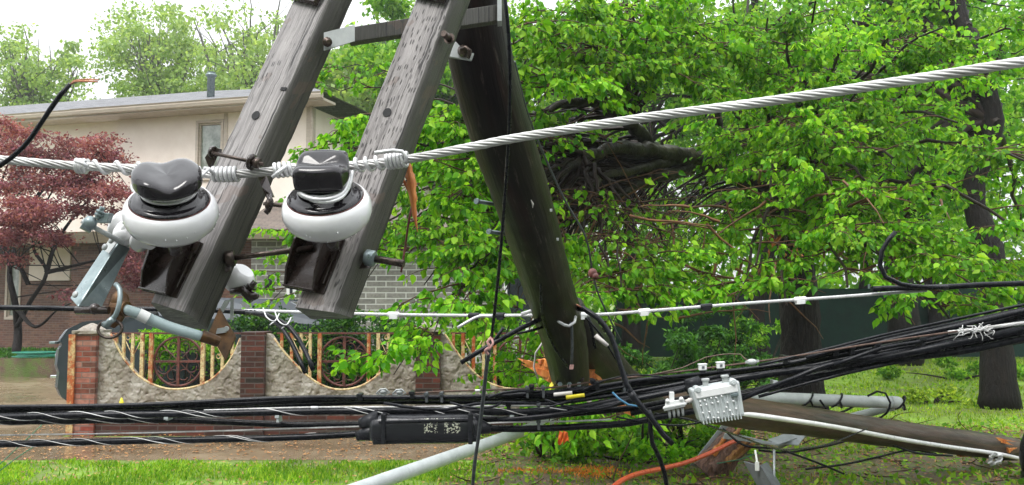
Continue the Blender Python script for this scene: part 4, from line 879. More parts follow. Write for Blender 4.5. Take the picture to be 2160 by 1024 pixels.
# ================================================================== BROKEN POLE, CROSSARMS AND HARDWARE
POLE = P(1100, 430, 3.3)
pole = thing('utility_pole', 'dark wet leaning utility pole snapped off above orange splinters', 'utility pole', P(1202, 800, 4.6))
q = smooth([tuple(P(a, b, c)) + (r_,) for a, b, c, r_ in [(968, -140, 2.58, .106), (1015, 130, 2.76, .102), (1062, 300, 3.02, .106), (1110, 445, 3.35, .106), (1155, 600, 3.85, .108), (1186, 700, 4.2, .109), (1204, 800, 4.55, .098)]], .04)
m = MB(); m.tube([v[:3] for v in q], [float(v[3]) for v in q], 28, rough=.022); build(m, 'shaft', 'pole', pole)
q = smooth([tuple(P(a, b, c)) + (r_,) for a, b, c, r_ in [(1206, 640, 4.35, .05), (1222, 700, 4.5, .10), (1256, 752, 4.8, .115), (1300, 800, 5.1, .11), (1352, 838, 5.35, .09), (1400, 868, 5.5, .06)]], .05)
m = MB(); m.tube([v[:3] for v in q], [float(v[3]) for v in q], 18, rough=.07); build(m, 'split_half', 'pole', pole)
def shard(m, a, b, w_, th):     # one jagged splinter from a to b
    a, b = Vector(a), Vector(b); d = b - a; s = d.cross(Vector((0, 1, 0))).normalized(); k = len(m.v); n = 7
    jag = [w_ * (1 - i / n) * random.uniform(.55, 1.15) for i in range(n)] + [0.001]
    for i in range(n + 1):
        c = a + d * i / n + Vector((0, random.uniform(-.01, .01), 0))
        for sg, yy in ((1, -th), (-1, -th), (-1, th), (1, th)): m.v.append(tuple(c + s * sg * jag[i] * random.uniform(.7, 1.1) + Vector((0, yy * (1 - i / n * .8), 0))))
    for i in range(n):
        for j in range(4):
            j2 = (j + 1) % 4; m.face((k + i * 4 + j, k + i * 4 + j2, k + i * 4 + 4 + j2, k + i * 4 + 4 + j), None, 0, False)
m = MB()
for (ax, ay, bx, by, w_) in [(1172, 790, 1092, 756, .045), (1176, 795, 1118, 778, .05), (1168, 770, 1130, 760, .05), (1178, 800, 1100, 768, .04), (1172, 780, 1140, 790, .045), (1165, 765, 1150, 745, .03)]: m = MB(); shard(m, P(ax, ay, 4.72), P(bx, by, 4.7), w_, .02); build(m, 'splinter', 'splinter', pole)
for (ax, ay, bx, by, w_) in [(1232, 770, 1262, 812, .05), (1236, 780, 1275, 806, .03), (1228, 790, 1258, 822, .04), (1318, 862, 1340, 882, .025), (1300, 850, 1332, 868, .03)]: m = MB(); shard(m, P(ax, ay, 4.66), P(bx, by, 4.66), w_, .015); build(m, 'splinter', 'splinter', pole)
m = MB()      # square washer plate with its bolt boss near the crossarms
u = (P(1010, 98, 2.63) - P(962, 90, 2.63)); v = P(950, 118, 2.63) - P(962, 90, 2.63)
m.obox(P(960, 88, 2.64), u, v * 1.15, Vector((0, .012, 0))); build(m, 'washer_plate', 'galvlight', pole, bevel=.002)
m = MB(); c = P(978, 108, 2.635); m.lathe(c, P(978, 108, 2.3) - P(978, 108, 2.45), [(.019, 0), (.019, .008), (.012, .016), (.012, .03)], 14); m.tube(spath([(972, 104, 2.61), (982, 100, 2.60), (992, 108, 2.60), (988, 122, 2.62)], .01), .006, 6); build(m, 'pole_bolt', 'bolt', pole)
for (a, b) in (((1048, 432, 3.32), (1006, 425, 3.2)), ((1068, 494, 3.5), (1032, 489, 3.38))):
    m = MB(); m.tube([P(*a), P(*b)], .0075, 8); m.lathe(P(*b), P(*b) - P(*a), [(.011, -.004), (.011, .006)], 8); build(m, 'pole_step', 'galv', pole)
for (x_, y_, d_) in ((1160, 447, 3.22), (1174, 508, 3.42)):
    m = MB(); c = P(x_, y_, d_); m.obox(c, (.009, 0, 0), (0, .006, .002), (0, 0, .009)); build(m, 'number_tag', 'galvlight', pole)
m = MB(); c = P(1044, 88, 2.53); m.lathe(c, (0, -1, -.1), [(.0075, 0), (.0075, .004)], 12); build(m, 'bolt_hole', 'carblack', pole)
m = MB()
for k in range(6):
    c0 = P(1112 + k * 1.6, 372 + k * 10, 3.13); c1 = P(1110 + k * 2.4 + rng.uniform(-2, 4), 384 + k * 11, 3.15)
    m.tube([c0, (c0 + c1) / 2 + Vector((.004, 0, 0)), c1], [.001, .004, .001], 5)
build(m, 'torn_fibres', 'whitetag', pole)
m = MB(); pts = [(1140, 395, 3.16), (1146, 440, 3.24), (1143, 500, 3.4), (1141, 560, 3.55), (1141, 610, 3.7)]; m.tube(spath(pts, .03), .004, 5); build(m, 'ground_wire', 'cable', pole)
# suspension clamp at the foot of the hanging pole
m = MB(); m.obox(P(1172, 812, 4.40), P(1232, 806, 4.40) - P(1172, 812, 4.40), (0, .06, 0), (0, 0, .018)); m.tube([P(1178, 800, 4.42), P(1205, 796, 4.40), P(1230, 796, 4.42)], .02, 8)
build(m, 'clamp_plate', 'iron', pole, bevel=.003)
m = MB()
for px in (1181, 1201, 1221): m.hexnut(P(px, 811, 4.37), (0, -1, .1), .012, .02)
build(m, 'clamp_bolt', 'galv', pole)
m = MB(); m.tube([P(1200, 812, 4.15), P(1201, 845, 4.12)], .008, 6); m.obox(P(1180, 848, 4.15), P(1222, 843, 4.15) - P(1180, 848, 4.15), (0, .03, 0), (0, 0, .02)); build(m, 'clamp_hanger', 'iron', pole)
m = MB(); m.obox(P(1161, 823, 4.5), P(1172, 806, 4.5) - P(1161, 823, 4.5), (.04, .02, .01), (-.005, .02, .02)); build(m, 'yellow_guard', 'yellow', pole)

# ---- crossarms
def prism_arm(name, label, Lx, Mx, Rx, ytop, yb, dt, db, w_, th_, hole, end_y, bracket_top, seed):
    """Beam with three visible edges; Lx, Mx, Rx give px at (y=0) and slope."""
    th = R(th_); rnd = random.Random(seed)
    def E(edge, y, D, off): return P(edge[0] - edge[1] * y, y, D + off)
    oL, oR = w_ * math.sin(th), w_ * math.cos(th)
    N = 46; t = thing(name, label, 'crossarm', E(Mx, yb, db, 0), 'pair of weathered wooden crossarms'); rows = []
    for i in range(N + 1):
        k = i / N; y = ytop + (yb - ytop) * k; D = dt + (db - dt) * k
        yl, ym, yr = (y + (e - yb) * max(0, (k - .6) / .4) for e in end_y)
        l_, m_, r_ = E(Lx, yl, D, oL), E(Mx, ym, D, 0), E(Rx, yr, D, oR)
        rows.append([l_, m_, r_, l_ + r_ - m_ + Vector((-.004, 0, -.016)) * max(0, (k - .6) / .4)])
    mb = MB(); c = .006; L = 0; ring = []
    for i, (l_, m_, r_, b_) in enumerate(rows):
        if i: L += (rows[i][1] - rows[i - 1][1]).length
        cs = [l_, m_, r_, b_]; pts = []
        for j in range(4):
            p, a, z_ = cs[j], cs[j - 1], cs[(j + 1) % 4]; ja = c * rnd.uniform(.8, 1.35)
            pts += [p + (a - p).normalized() * ja, p + (z_ - p).normalized() * ja]
        # add two mid points per face, slightly uneven
        out = []
        for j in range(4):
            a, b2 = pts[2 * j + 1], pts[(2 * j + 2) % 8]; nn = (b2 - a).cross(Vector(rows[0][1]) - Vector(rows[-1][1])).normalized()
            out.append((pts[2 * j])); out.append(a)
            for kk in (.33, .67): out.append(a.lerp(b2, kk) + nn * rnd.uniform(-.0009, .0009))
        ring.append((out, L)); 
        for p in out: mb.v.append(tuple(p))
    M_ = 16; us = []
    for i in range(M_): us.append(0 if i == 0 else us[-1] + (ring[0][0][i] - ring[0][0][i - 1]).length)
    us.append(us[-1] + .01)
    for i in range(N):
        for j in range(M_):
            j2 = (j + 1) % M_; a, b_ = i * M_, (i + 1) * M_; l0, l1 = ring[i][1], ring[i + 1][1]
            mb.face((a + j, a + j2, b_ + j2, b_ + j), [(us[j], l0), (us[j + 1], l0), (us[j + 1], l1), (us[j], l1)], 1 if 4 <= j <= 8 else 0, j % 4 != 0 or True)
    e = N * M_; mb.face([e + j for j in range(M_)][::-1], None, 2, False); mb.face(list(range(M_)), None, 2, False)
    build(mb, 'beam', ['arm_split' if seed == 1 else 'arm', 'arm_shaded', 'arm_end'], t)
    # bolt hole
    fr0, fr1 = rows[0], rows[-1]; ax = (fr1[1] - fr0[1]).normalized(); fw = (fr0[1] - fr0[0]).normalized(); nrm = fw.cross(ax).normalized()
    if nrm.y > 0: nrm = -nrm
    def on_face(px, py, lift=0):      # point on the front face seen at (px, py)
        o = Vector((0, 0, CAMZ)); d = (P(px, py, 1) - o); p0 = rows[N // 2][1]; k = (p0 - o).dot(nrm) / d.dot(nrm); return o + d * k + nrm * lift
    hp = on_face(*hole); m = MB(); m.lathe(hp + nrm * .0012, -nrm, [(.0115, -.0004), (.0105, .001), (.009, .003)], 18)
    build(m, 'bolt_hole', 'carblack', t)
    # saddle bracket on the front face under the insulator
    lw = rows[-1]; W = w_
    cen = on_face(*bracket_top); U = fw; A = ax
    u0, u1 = -.050, .052
    m = MB(); th_p = .006; H_ = .046; Lb = .135
    def bp(u, a, h): return cen + U * u + A * a + nrm * h
    m.obox(bp(u0, 0, .001), U * (u1 - u0), A * Lb, nrm * .005)                                   # base plate
    for u in (u0, u1 - th_p - .018):
        pr = [(0, .005), (.0, H_ * .85), (.028, H_ * 1.08), (.095, H_ * .85), (Lb, H_ * .42), (Lb, .005)]
        f0 = [bp(u, a, h) for a, h in pr]; f1 = [bp(u + th_p, a, h) for a, h in pr]; m.poly(f0); m.poly(f1[::-1])
        for i in range(len(pr)): m.quad(f0[i], f1[i], f1[(i + 1) % len(pr)], f0[(i + 1) % len(pr)])
    m.obox(bp(u0, -.006, .004), U * (u1 - u0 - .018), A * .007, nrm * (H_ * 1.0))               # top shelf carrying the pin
    m.quad(bp(u0 + .006, Lb, H_ * .40), bp(u1 - .024, Lb, H_ * .40), bp(u1 - .024, .045, .009), bp(u0 + .006, .045, .009)); m.obox(bp(u0, Lb - .004, .006), U * (u1 - u0 - .018), A * .004, nrm * H_ * .42)
    m.obox(bp(u1 - .016, .028, .006), U * .010, A * .085, nrm * .007); m.obox(bp(u1 - .014, .0, .006), U * .012, A * .03, nrm * .008)
    build(m, 'saddle_bracket', 'iron', t, bevel=.0012)
    return t, on_face, nrm, ax, fw, bp
armA, ofA, nA, axA, fwA, bpA = prism_arm('crossarm', 'grey weathered crossarm nearer the cream house, split along its edge', (617, .475), (696, .46), (747, .44), -70, 655, 2.13, 1.93, .095, 31, (540, 244), (636, 660, 697), (395, 508), 1)
armB, ofB, nB, axB, fwB, bpB = prism_arm('crossarm', 'grey incised crossarm nearer the pole, with clean round hole and squared end', (875, .393), (957, .377), (995, .37), -70, 655, 2.12, 1.97, .0935, 26, (817, 238), (648, 660, 672), (690, 500), 2)
m = MB(); c = P(948, 82, 2.10); m.tube([c, c + Vector((-.012, -.03, .004))], .008, 8); m.lathe(c, (-.3, -1, .1), [(.014, 0), (.014, .002)], 12); build(m, 'small_bolt', 'bolt', armB)
m = MB(); a = ofA(606, 186, .001); m.obox(a, fwA * -.016, axA * .008, nA * .002); build(m, 'edge_notch', 'carblack', armA)
for arm, of, x0_, x1_, yy in ((armA, ofA, 620, 672, 2), (armB, ofB, 878, 940, -3)):
    m = MB(); a, b = of(x0_, yy - 3, .01), of(x1_, yy + 10, .012); m.tube([a, b, b + Vector((.02, 0, .04))], .009, 6); m.obox(a, (b - a) * .9, Vector((.01, 0, .05)), Vector((0, .01, 0))); build(m, 'upper_bracket', 'iron', arm, bevel=.001)
# hardware on the first arm: eye plate with long bolt, strap round the far side, nut
def bolt(name, a, b, r_, parent, mat='bolt', nut=None, nutr=.014, washer=None):
    m = MB(); a, b = Vector(a), Vector(b); m.tube([a, b], r_, 10)
    if nut is not None: m.hexnut(a.lerp(b, nut), b - a, nutr, .011)
    o = build(m, name, mat, parent)
    if washer is not None:
        m = MB(); c = a.lerp(b, washer); m.lathe(c, b - a, [(.022, 0), (.022, .004)], 16); build(m, 'washer', mat, parent)
    return o
m = MB(); pl = [(448, 310), (432, 333), (441, 355), (452, 330), (461, 325), (462, 314)]; f = [P(a, b, 1.90) for a, b in pl]; g = [p + Vector((.004, .008, 0)) for p in f]
m.poly(f); m.poly(g[::-1])
for i in range(6): m.quad(f[i], g[i], g[(i + 1) % 6], f[(i + 1) % 6])
m.lathe(P(449, 322, 1.9), (P(546, 345, 1.87) - P(449, 322, 1.9)), [(.014, -.003), (.014, .003)], 14); build(m, 'eye_plate', 'iron', armA)
bolt('long_bolt', P(447, 323, 1.89), P(556, 347, 1.88), .0042, armA, 'bolt', .83, .012)
m = MB(); m.lathe(P(531, 342, 1.885), P(546, 345, 1.87) - P(449, 322, 1.9), [(.018, -.003), (.018, .002), (.012, .004)], 16); build(m, 'washer', 'iron', armA)
m = MB(); pts = [P(536, 352, 1.9), P(552, 395, 1.98), P(562, 418, 1.98), P(578, 416, 1.98), P(563, 380, 2.0), P(556, 352, 2.0)]; g = [p + Vector((0, .006, 0)) for p in pts]
m.poly(pts); m.poly(g[::-1])
for i in range(6): m.quad(pts[i], g[i], g[(i + 1) % 6], pts[(i + 1) % 6])
build(m, 'side_strap', 'iron', armA)
bolt('strap_bolt', P(556, 430, 1.96), P(599, 435, 1.96), .0045, armA, 'bolt', .15, .013)
m = MB(); m.tube(spath([(566, 412, 1.96), (572, 426, 1.955), (566, 444, 1.96), (560, 450, 1.96)], .01), .006, 6); build(m, 'hook', 'iron', armA)
# spacing bolt between both arms
sb = thing('spacer_bolt', 'long brown steel bolt joining the two crossarms low down', 'bolt', P(470, 548, 2.0))
bolt('rod', P(474, 547, 2.0), P(660, 523, 2.03), .0066, sb)
m = MB(); m.hexnut(P(476, 547, 2.0), P(660, 523, 2.03) - P(474, 547, 2.0), .018, .02); build(m, 'nut', 'bolt', sb)
m = MB(); m.obox(P(462, 527, 2.005), P(474, 575, 2.005) - P(462, 527, 2.005), P(489, 538, 2.015) - P(477, 542, 2.0), Vector((0.003, .006, 0))); build(m, 'square_washer', 'iron', sb, bevel=.001)
bolt('threaded_end', P(778, 544, 2.02), P(852, 557, 2.0), .0088, sb, 'bolt')
m = MB(); m.hexnut(P(772, 543, 2.015), P(852, 557, 2.0) - P(778, 544, 2.02), .0185, .021); build(m, 'nut', 'galv', sb)
m = MB(); m.obox(P(764, 515, 2.035), P(759, 568, 2.02) - P(764, 515, 2.035), P(784, 513, 2.05) - P(764, 515, 2.035), Vector((-.004, -.004, 0))); build(m, 'square_washer', 'iron', sb, bevel=.001)
# brace between the arms
br = thing('crossarm_brace', 'flat wooden brace with grey end plates running behind the crossarms at the top', 'brace', P(700, 88, 2.1))
def bar(a0, a1, h0, h1, th, mb):      # top edge points a0->a1, bottom h0->h1
    k = Vector((0, th, .0)); mb.box8([h0, h1, h1 + k, h0 + k, a0, a1, a1 + k, a0 + k])
m = MB(); bar(P(735, 58, 2.13), P(1056, 8, 2.50), P(735, 90, 2.13), P(1056, 43, 2.50), .035, m); build(m, 'bar', 'arm_shaded', br, bevel=.002)
m = MB(); bar(P(683, 69, 2.10), P(748, 53, 2.12), P(683, 107, 2.10), P(748, 87, 2.12), .004, m); build(m, 'end_plate', 'galvlight', br)
m = MB(); bar(P(1049, -3, 2.48), P(1058, -5, 2.485), P(1049, 45, 2.48), P(1058, 44, 2.485), .05, m); build(m, 'end_plate', 'galvlight', br)
m = MB(); c = P(690, 89, 2.098); m.lathe(c, P(712, 88, 1.9) - c, [(.012, 0), (.012, .006), (.009, .006), (.009, .016), (.006, .016), (.0055, .042)], 10); build(m, 'plate_bolt', 'bolt', br)
# orange splinter hanging behind the second arm
m = MB(); q = smooth([tuple(P(a, b, 2.2)) + (r_,) for a, b, r_ in [(856, 330, .008), (866, 380, .012), (872, 420, .009), (875, 455, .006), (881, 490, .001)]], .01); m.tube([v[:3] for v in q], [float(max(.001, v[3])) for v in q], 5, rough=.3)
m.tube(PP((870, 420, 2.2), (858, 395, 2.2), (848, 375, 2.2)), [.004, .003, .004], 5); build(m, 'hanging_splinter', 'splinter', None, label='bright orange wood splinter hanging behind the second crossarm', cat='splinter')
m = MB(); m.tube(spath([(872, 420, 2.25), (862, 470, 2.25), (855, 520, 2.3), (846, 575, 2.3)], .02), .003, 5); build(m, 'red_wire', 'rustdark', None, label='thin dark red strip hanging from the orange splinter', cat='strip')

# ---- pin insulators
def head(mb, o, ax, r_, h0, h1, gdir, depth, gw, sq=.0):
    """rounded knob with a groove across its top along gdir"""
    ax = ax.normalized(); g = (gdir - ax * gdir.dot(ax)).normalized(); s = g.cross(ax)
    k = len(mb.v); NR, NS = 22, 48
    for i in range(NR + 1):
        f = i / NR; a = math.pi * (f - .5)
        rr = r_ * (math.cos(a) ** .32 if math.cos(a) > 0 else 0); h = (h0 + h1) / 2 + (h1 - h0) / 2 * math.copysign(abs(math.sin(a)) ** .62, math.sin(a))
        for j in range(NS):
            b = 2 * math.pi * j / NS; cb, sb_ = math.cos(b), math.sin(b)
            e = 1 / max(abs(cb), abs(sb_)) ; e = 1 + (e - 1) * sq
            x_, y_ = rr * cb * e, rr * sb_ * e
            dip = depth * math.exp(-(y_ / gw) ** 2) * max(0, min(1, (h - h0) / (h1 - h0) * 1.6 - .3))
            mb.v.append(tuple(o + ax * (h - dip) + g * x_ + s * y_))
    for i in range(NR):
        for j in range(NS):
            j2 = (j + 1) % NS; mb.face((k + i * NS + j, k + i * NS + j2, k + (i + 1) * NS + j2, k + (i + 1) * NS + j), None, 0)
def insulator(label, cpx, cpy, D, roll, tilt, gdir, sq, sc=1.0):
    o = P(cpx, cpy, D); ax = Vector((math.sin(R(roll)), -math.sin(R(tilt)), math.cos(R(tilt)) * math.cos(R(roll)))).normalized()
    t = thing('pin_insulator', label, 'insulator', o, 'pin insulators with dark caps')
    m = MB(); pr = [(.045, -.046), (.055, -.046), (.074, -.040), (.088, -.026), (.0945, -.008), (.0945, .003), (.091, .016), (.084, .026), (.0785, .0275), (.0775, .022), (.02, .02)]
    m.lathe(o, ax, [(a * sc, b * sc) for a, b in pr], 64, cap=False)
    m.lathe(o, ax, [(.03 * sc, -.052 * sc), (.03 * sc, -.044 * sc)], 20)
    for k in range(26):        # raindrops on the skirt
        a = rng.uniform(0, 6.28); h = rng.uniform(-.036, .0); u = ax.cross(Vector((0, 1, .1))).normalized(); v = ax.cross(u); rr = np.interp(h, [-.040, -.026, -.008, .003], [.074, .088, .0945, .0945])
        m.sphere(o + (ax * h + (u * math.cos(a) + v * math.sin(a)) * rr) * sc, rng.uniform(.0008, .0022), 6, sq=(1, 1, 1.3))
    build(m, 'skirt', 'porcelain', t)
    m = MB(); pr = [(.0783, .0245), (.077, .031), (.068, .035), (.061, .036), (.058, .042), (.055, .0425), (.050, .040), (.047, .048), (.044, .052), (.040, .056), (.042, .066)]
    m.lathe(o, ax, [(a * sc, b * sc) for a, b in pr], 56, cap=False); head(m, o, ax, (.068 if sq < .3 else .056) * sc, .058 * sc, (.102 if sq < .3 else .118) * sc, gdir, (.014 if sq < .3 else .014) * sc, (.026 if sq < .3 else .018) * sc, sq)
    build(m, 'cap', 'glaze', t)
    m = MB(); m.lathe(o, ax, [(.0785, .0262), (.0800, .0275), (.0785, .029)], 56, cap=False); build(m, 'rim_line', 'rustdark', t)
    m = MB(); m.lathe(o, ax, [(.014, -.10), (.016, -.06)], 12); build(m, 'pin', 'iron', t)
    return t, o, ax
i1, o1, a1 = insulator('white skirted insulator with saddle-shaped dark cap, beside the galvanised channel', 361, 448, 1.83, 6, 36, Vector((.45, -1, 0)), .1)
i2, o2, a2 = insulator('white skirted insulator with squared dark cap in front of the incised crossarm', 690, 440, 1.86, -1, 36, Vector((1, 0, 0)), .55)
def ringwire(o, ax, r_, h, wr, sweep=(0, 360), sq=0):
    u = Vector((1, 0, 0)); u = (u - ax * u.dot(ax)).normalized(); v = ax.cross(u); return [o + ax * h + (u * math.cos(R(a)) + v * math.sin(R(a))) * r_ for a in np.linspace(*sweep, 40)]
for t_, o_, a_, ends in ((i1, o1, a1, [[(431, 352), (415, 378)], []]), (i2, o2, a2, [[], []])):
    m = MB(); m.tube(ringwire(o_, a_, .0495, .0555, 0), .0034, 8, cap=False); m.tube(ringwire(o_, a_, .0525, .0500, 0), .0034, 8, cap=False)
    if t_ is i1:
        m.tube(spath([(312, 425, 1.80), (345, 432, 1.775), (385, 425, 1.78), (412, 398, 1.80), (424, 372, 1.83), (440, 358, 1.85)], .01), .0036, 8)
        m.tube(spath([(290, 410, 1.84), (278, 395, 1.88), (290, 365, 1.91)], .01), .0034, 8)
    else:
        m.tube(spath([(648, 352, 1.86), (632, 372, 1.83), (626, 388, 1.81), (634, 408, 1.785), (660, 420, 1.77), (695, 420, 1.77), (722, 408, 1.79), (734, 385, 1.82), (733, 358, 1.85), (722, 344, 1.88), (712, 350, 1.9)], .01), .0042, 8)
        m.tube(spath([(636, 400, 1.8), (655, 422, 1.775), (690, 427, 1.77), (722, 416, 1.785), (738, 388, 1.83), (744, 362, 1.88)], .01), .0036, 8)
    build(m, 'tie_wire', 'tie', t_)

# ---- the big conductor and its tie wires
cp = [(-60, 331, 1.87), (0, 337, 1.87), (160, 350, 1.89), (300, 357, 1.91), (450, 368, 1.90), (540, 365, 1.90), (600, 358, 1.90), (680, 353, 1.92), (760, 348, 1.90), (860, 336, 1.88), (1000, 309, 1.84), (1080, 293, 1.82), (1350, 250, 1.76), (1620, 214, 1.68), (1900, 172, 1.60), (2160, 130, 1.52), (2260, 112, 1.5)]
cpath = spath(cp, .02); con = thing('conductor', 'thick twisted bare aluminium conductor crossing the whole picture past both insulators', 'power line', cpath[0])
m = MB(); strandrope(m, cpath, .0097, 7, .17, 18, 6); build(m, 'strand', 'alu', con)
fr = frames(cpath)
def Lpx(px): 
    best = min(fr, key=lambda f: abs((1080 + F * f[0].x / (f[0].y * math.cos(TH) + (f[0].z - CAMZ) * math.sin(TH))) - px)); return best[3]
m = MB(); helix(m, cpath, .0132, .0042, .0075, Lpx(161), Lpx(186), 0, 8, 14); helix(m, cpath, .0128, .0040, .045, Lpx(186), Lpx(425), 1, 8, 26)
build(m, 'wrapped_tie', 'tie', con); m = MB(); m.tube(spath([(160, 340, 1.865), (172, 344, 1.858), (186, 352, 1.86)], .01), .0042, 8)
build(m, 'tie_end', 'tie', con); m = MB(); helix(m, cpath, .0138, .0044, .0092, Lpx(441), Lpx(494), 2, 8, 16); m.tube(spath([(430, 356, 1.86), (441, 357, 1.868), (450, 366, 1.88)], .01), .0044, 8)
build(m, 'wrapped_tie', 'tie', con)
m = MB(); helix(m, cpath, .0138, .0044, .0098, Lpx(580), Lpx(628), 0, 8, 16); m.tube(PP((574, 375, 1.865), (590, 362, 1.868), (606, 350, 1.872)), .0044, 8)
build(m, 'wrapped_tie', 'tie', con); m = MB(); helix(m, cpath, .0134, .0042, .023, Lpx(738), Lpx(822), 0, 8, 22); helix(m, cpath, .0142, .0042, .0088, Lpx(818), Lpx(856), 1, 8, 16)
m.tube(spath([(790, 323, 1.86), (830, 318, 1.86), (848, 320, 1.86), (857, 331, 1.865), (855, 343, 1.868)], .01), .0044, 8)
build(m, 'wrapped_tie', 'tie', con)

# ---- fuse cutout assembly on the house side
cut = thing('fuse_cutout', 'fuse cutout with galvanised channel, porcelain body and pale grey tube hanging beside the insulator', 'fuse cutout', P(215, 600, 1.85))
def prism3(L0, M0, R0, L1, M1, R1, dl, dm, dr, d0, d1):
    l0, m0, r0 = P(*L0, d0 + dl), P(*M0, d0 + dm), P(*R0, d0 + dr); l1, m1, r1 = P(*L1, d1 + dl), P(*M1, d1 + dm), P(*R1, d1 + dr)
    mb = MB(); b0, b1 = l0 + r0 - m0, l1 + r1 - m1; mb.box8([l1, m1, r1, b1, l0, m0, r0, b0]); return mb
build(prism3((231, 504), (249, 514), (275, 524), (147, 629), (164, 648), (214, 652), .02, 0, .05, 1.88, 1.80), 'channel', 'galv', cut, bevel=.002)
m = MB(); m.obox(P(218, 526, 1.868), P(233, 505, 1.874) - P(218, 526, 1.868), P(232, 535, 1.858) - P(218, 526, 1.868), Vector((-.001, -.003, 0))); build(m, 'slot_plate', 'galvlight', cut)
for (a, b) in ((222, 522), (236, 508), (160, 622)):
    m = MB(); m.lathe(P(a, b, 1.845 if a > 200 else 1.80), (-.5, -1, .3), [(.007, 0), (.007, .003), (.003, .005)], 12); build(m, 'rivet', 'galvlight', cut)
m = MB(); m.tube(PP((172, 466, 1.80), (262, 514, 1.84)), .0052, 10); build(m, 'cross_bolt', 'galvlight', cut)
m = MB(); m.hexnut(P(176, 468, 1.80), P(262, 514, 1.84) - P(172, 466, 1.80), .016, .022); m.sphere(P(190, 470, 1.80), .014, 10); m.obox(P(202, 470, 1.80), (.022, 0, .0), (0, .02, 0), (.006, 0, .02)); m.tube(PP((204, 462, 1.80), (217, 437, 1.80)), .0055, 8)
for k in (.25, .5): m.lathe(P(204, 462, 1.80).lerp(P(217, 437, 1.80), k), P(217, 437, 1.8) - P(204, 462, 1.8), [(.009, 0), (.009, .005)], 8)
build(m, 'terminal_clamp', 'galv', cut, bevel=.001)
m = MB(); o_ = P(262, 478, 1.92); ax = (P(330, 520, 1.90) - P(250, 472, 1.93)).normalized(); m.lathe(o_, ax, [(.012, -.02), (.034, -.012), (.037, -.004), (.02, .004), (.022, .012), (.036, .02), (.037, .028), (.022, .036), (.022, .046), (.033, .052), (.033, .060), (.02, .068), (.015, .085)], 28); build(m, 'porcelain_body', 'porcelain', cut)
m = MB(); m.lathe(P(262, 495, 1.90), (P(272, 530, 1.9) - P(262, 470, 1.92)), [(.01, -.03), (.022, -.01), (.026, .008), (.014, .02)], 20); build(m, 'porcelain_body', 'porcelain', cut)
m = MB(); q = smooth([tuple(P(a, b, c)) + (r_,) for a, b, c, r_ in [(258, 650, 1.82, .010), (272, 655, 1.82, .0105), (300, 666, 1.84, .0115), (350, 688, 1.87, .0118), (400, 703, 1.89, .0112), (425, 710, 1.90, .0105)]], .01); m.tube([v[:3] for v in q], [float(v[3]) for v in q], 18); build(m, 'fuse_tube', 'tube', cut)
m = MB(); m.tube(PP((291, 662, 1.832), (312, 672, 1.842)), .0124, 18, cap=False); build(m, 'tube_label', 'castwhite', cut)
m = MB(); m.sphere(P(252, 640, 1.83), .028, 12, sq=(.75, .6, 1)); m.tube(PP((240, 648, 1.83), (268, 652, 1.82)), .016, 10); m.tube(PP((250, 650, 1.83), (246, 675, 1.82), (236, 690, 1.82)), [.02, .012, .006], 10); build(m, 'hinge_casting', 'brass', cut, bevel=.001)
m = MB(); m.tube(PP((424, 708, 1.90), (462, 722, 1.92)), [.0135, .0115], 12); m.obox(P(462, 650, 1.97), P(440, 700, 1.95) - P(462, 650, 1.97), P(497, 712, 1.97) - P(462, 650, 1.97), Vector((0, .008, 0))); build(m, 'lower_casting', 'brass', cut, bevel=.002)
m = MB(); m.lathe(P(478, 694, 1.955), (0, -1, 0), [(.006, 0), (.005, .004)], 12); m.obox(P(455, 705, 1.95), (.02, 0, .003), (0, .01, 0), (.003, 0, .012)); build(m, 'contact', 'galvlight', cut)
m = MB(); m.tube(spath([(244, 600, 1.80), (253, 612, 1.79), (252, 640, 1.78), (244, 665, 1.78), (232, 680, 1.78), (216, 683, 1.79)], .01), .0052, 8); m.tube(spath([(222, 690, 1.78), (232, 678, 1.78), (240, 672, 1.78)], .01), .007, 8); build(m, 'pull_hook', 'galv', cut)
m = MB(); c = P(232, 694, 1.785); m.tube([c + Vector((math.cos(a) * .024, .003 * math.sin(a), math.sin(a) * .018)) for a in np.linspace(0, 6.283, 30)], .0032, 6, cap=False); build(m, 'pull_ring', 'bolt', cut)
m = MB(); m.sphere(P(200, 652, 1.80), .012, 8); m.tube(PP((160, 655, 1.80), (230, 655, 1.80)), .008, 8); build(m, 'lower_clamp', 'iron', cut)
# second cutout seen behind the first arm
c2 = thing('fuse_cutout', 'half hidden cutout behind the house-side crossarm, white porcelain shed and dark clamp showing', 'fuse cutout', P(510, 590, 2.1))
m = MB(); m.lathe(P(503, 590, 2.12), P(530, 560, 2.1) - P(500, 600, 2.12), [(.015, -.03), (.036, -.02), (.040, -.004), (.038, .016), (.022, .03)], 28); build(m, 'porcelain_shed', 'porcelain', c2)
m = MB(); m.tube(PP((486, 615, 2.09), (512, 612, 2.09), (534, 632, 2.09)), [.008, .012, .013], 8); m.tube(PP((522, 615, 2.09), (538, 594, 2.09)), .007, 8); m.lathe(P(528, 608, 2.09), P(538, 594, 2.09) - P(522, 615, 2.09), [(.012, 0), (.012, .006)], 8); m.sphere(P(530, 625, 2.09), .016, 10, sq=(1.2, .8, .7)); build(m, 'clamp', 'iron', c2)
m = MB(); m.obox(P(508, 643, 2.08), P(522, 652, 2.08) - P(508, 643, 2.08), (0, .008, 0), P(512, 636, 2.08) - P(508, 643, 2.08)); build(m, 'tag', 'castwhite', c2)
m = MB(); m.obox(P(452, 672, 2.0), P(474, 634, 2.0) - P(452, 672, 2.0), (.012, 0, .002), (0, .006, 0)); m.obox(P(486, 628, 2.03), (0, 0, -.05), (.007, 0, 0), (0, .005, 0)); build(m, 'strap', 'galvlight', c2)

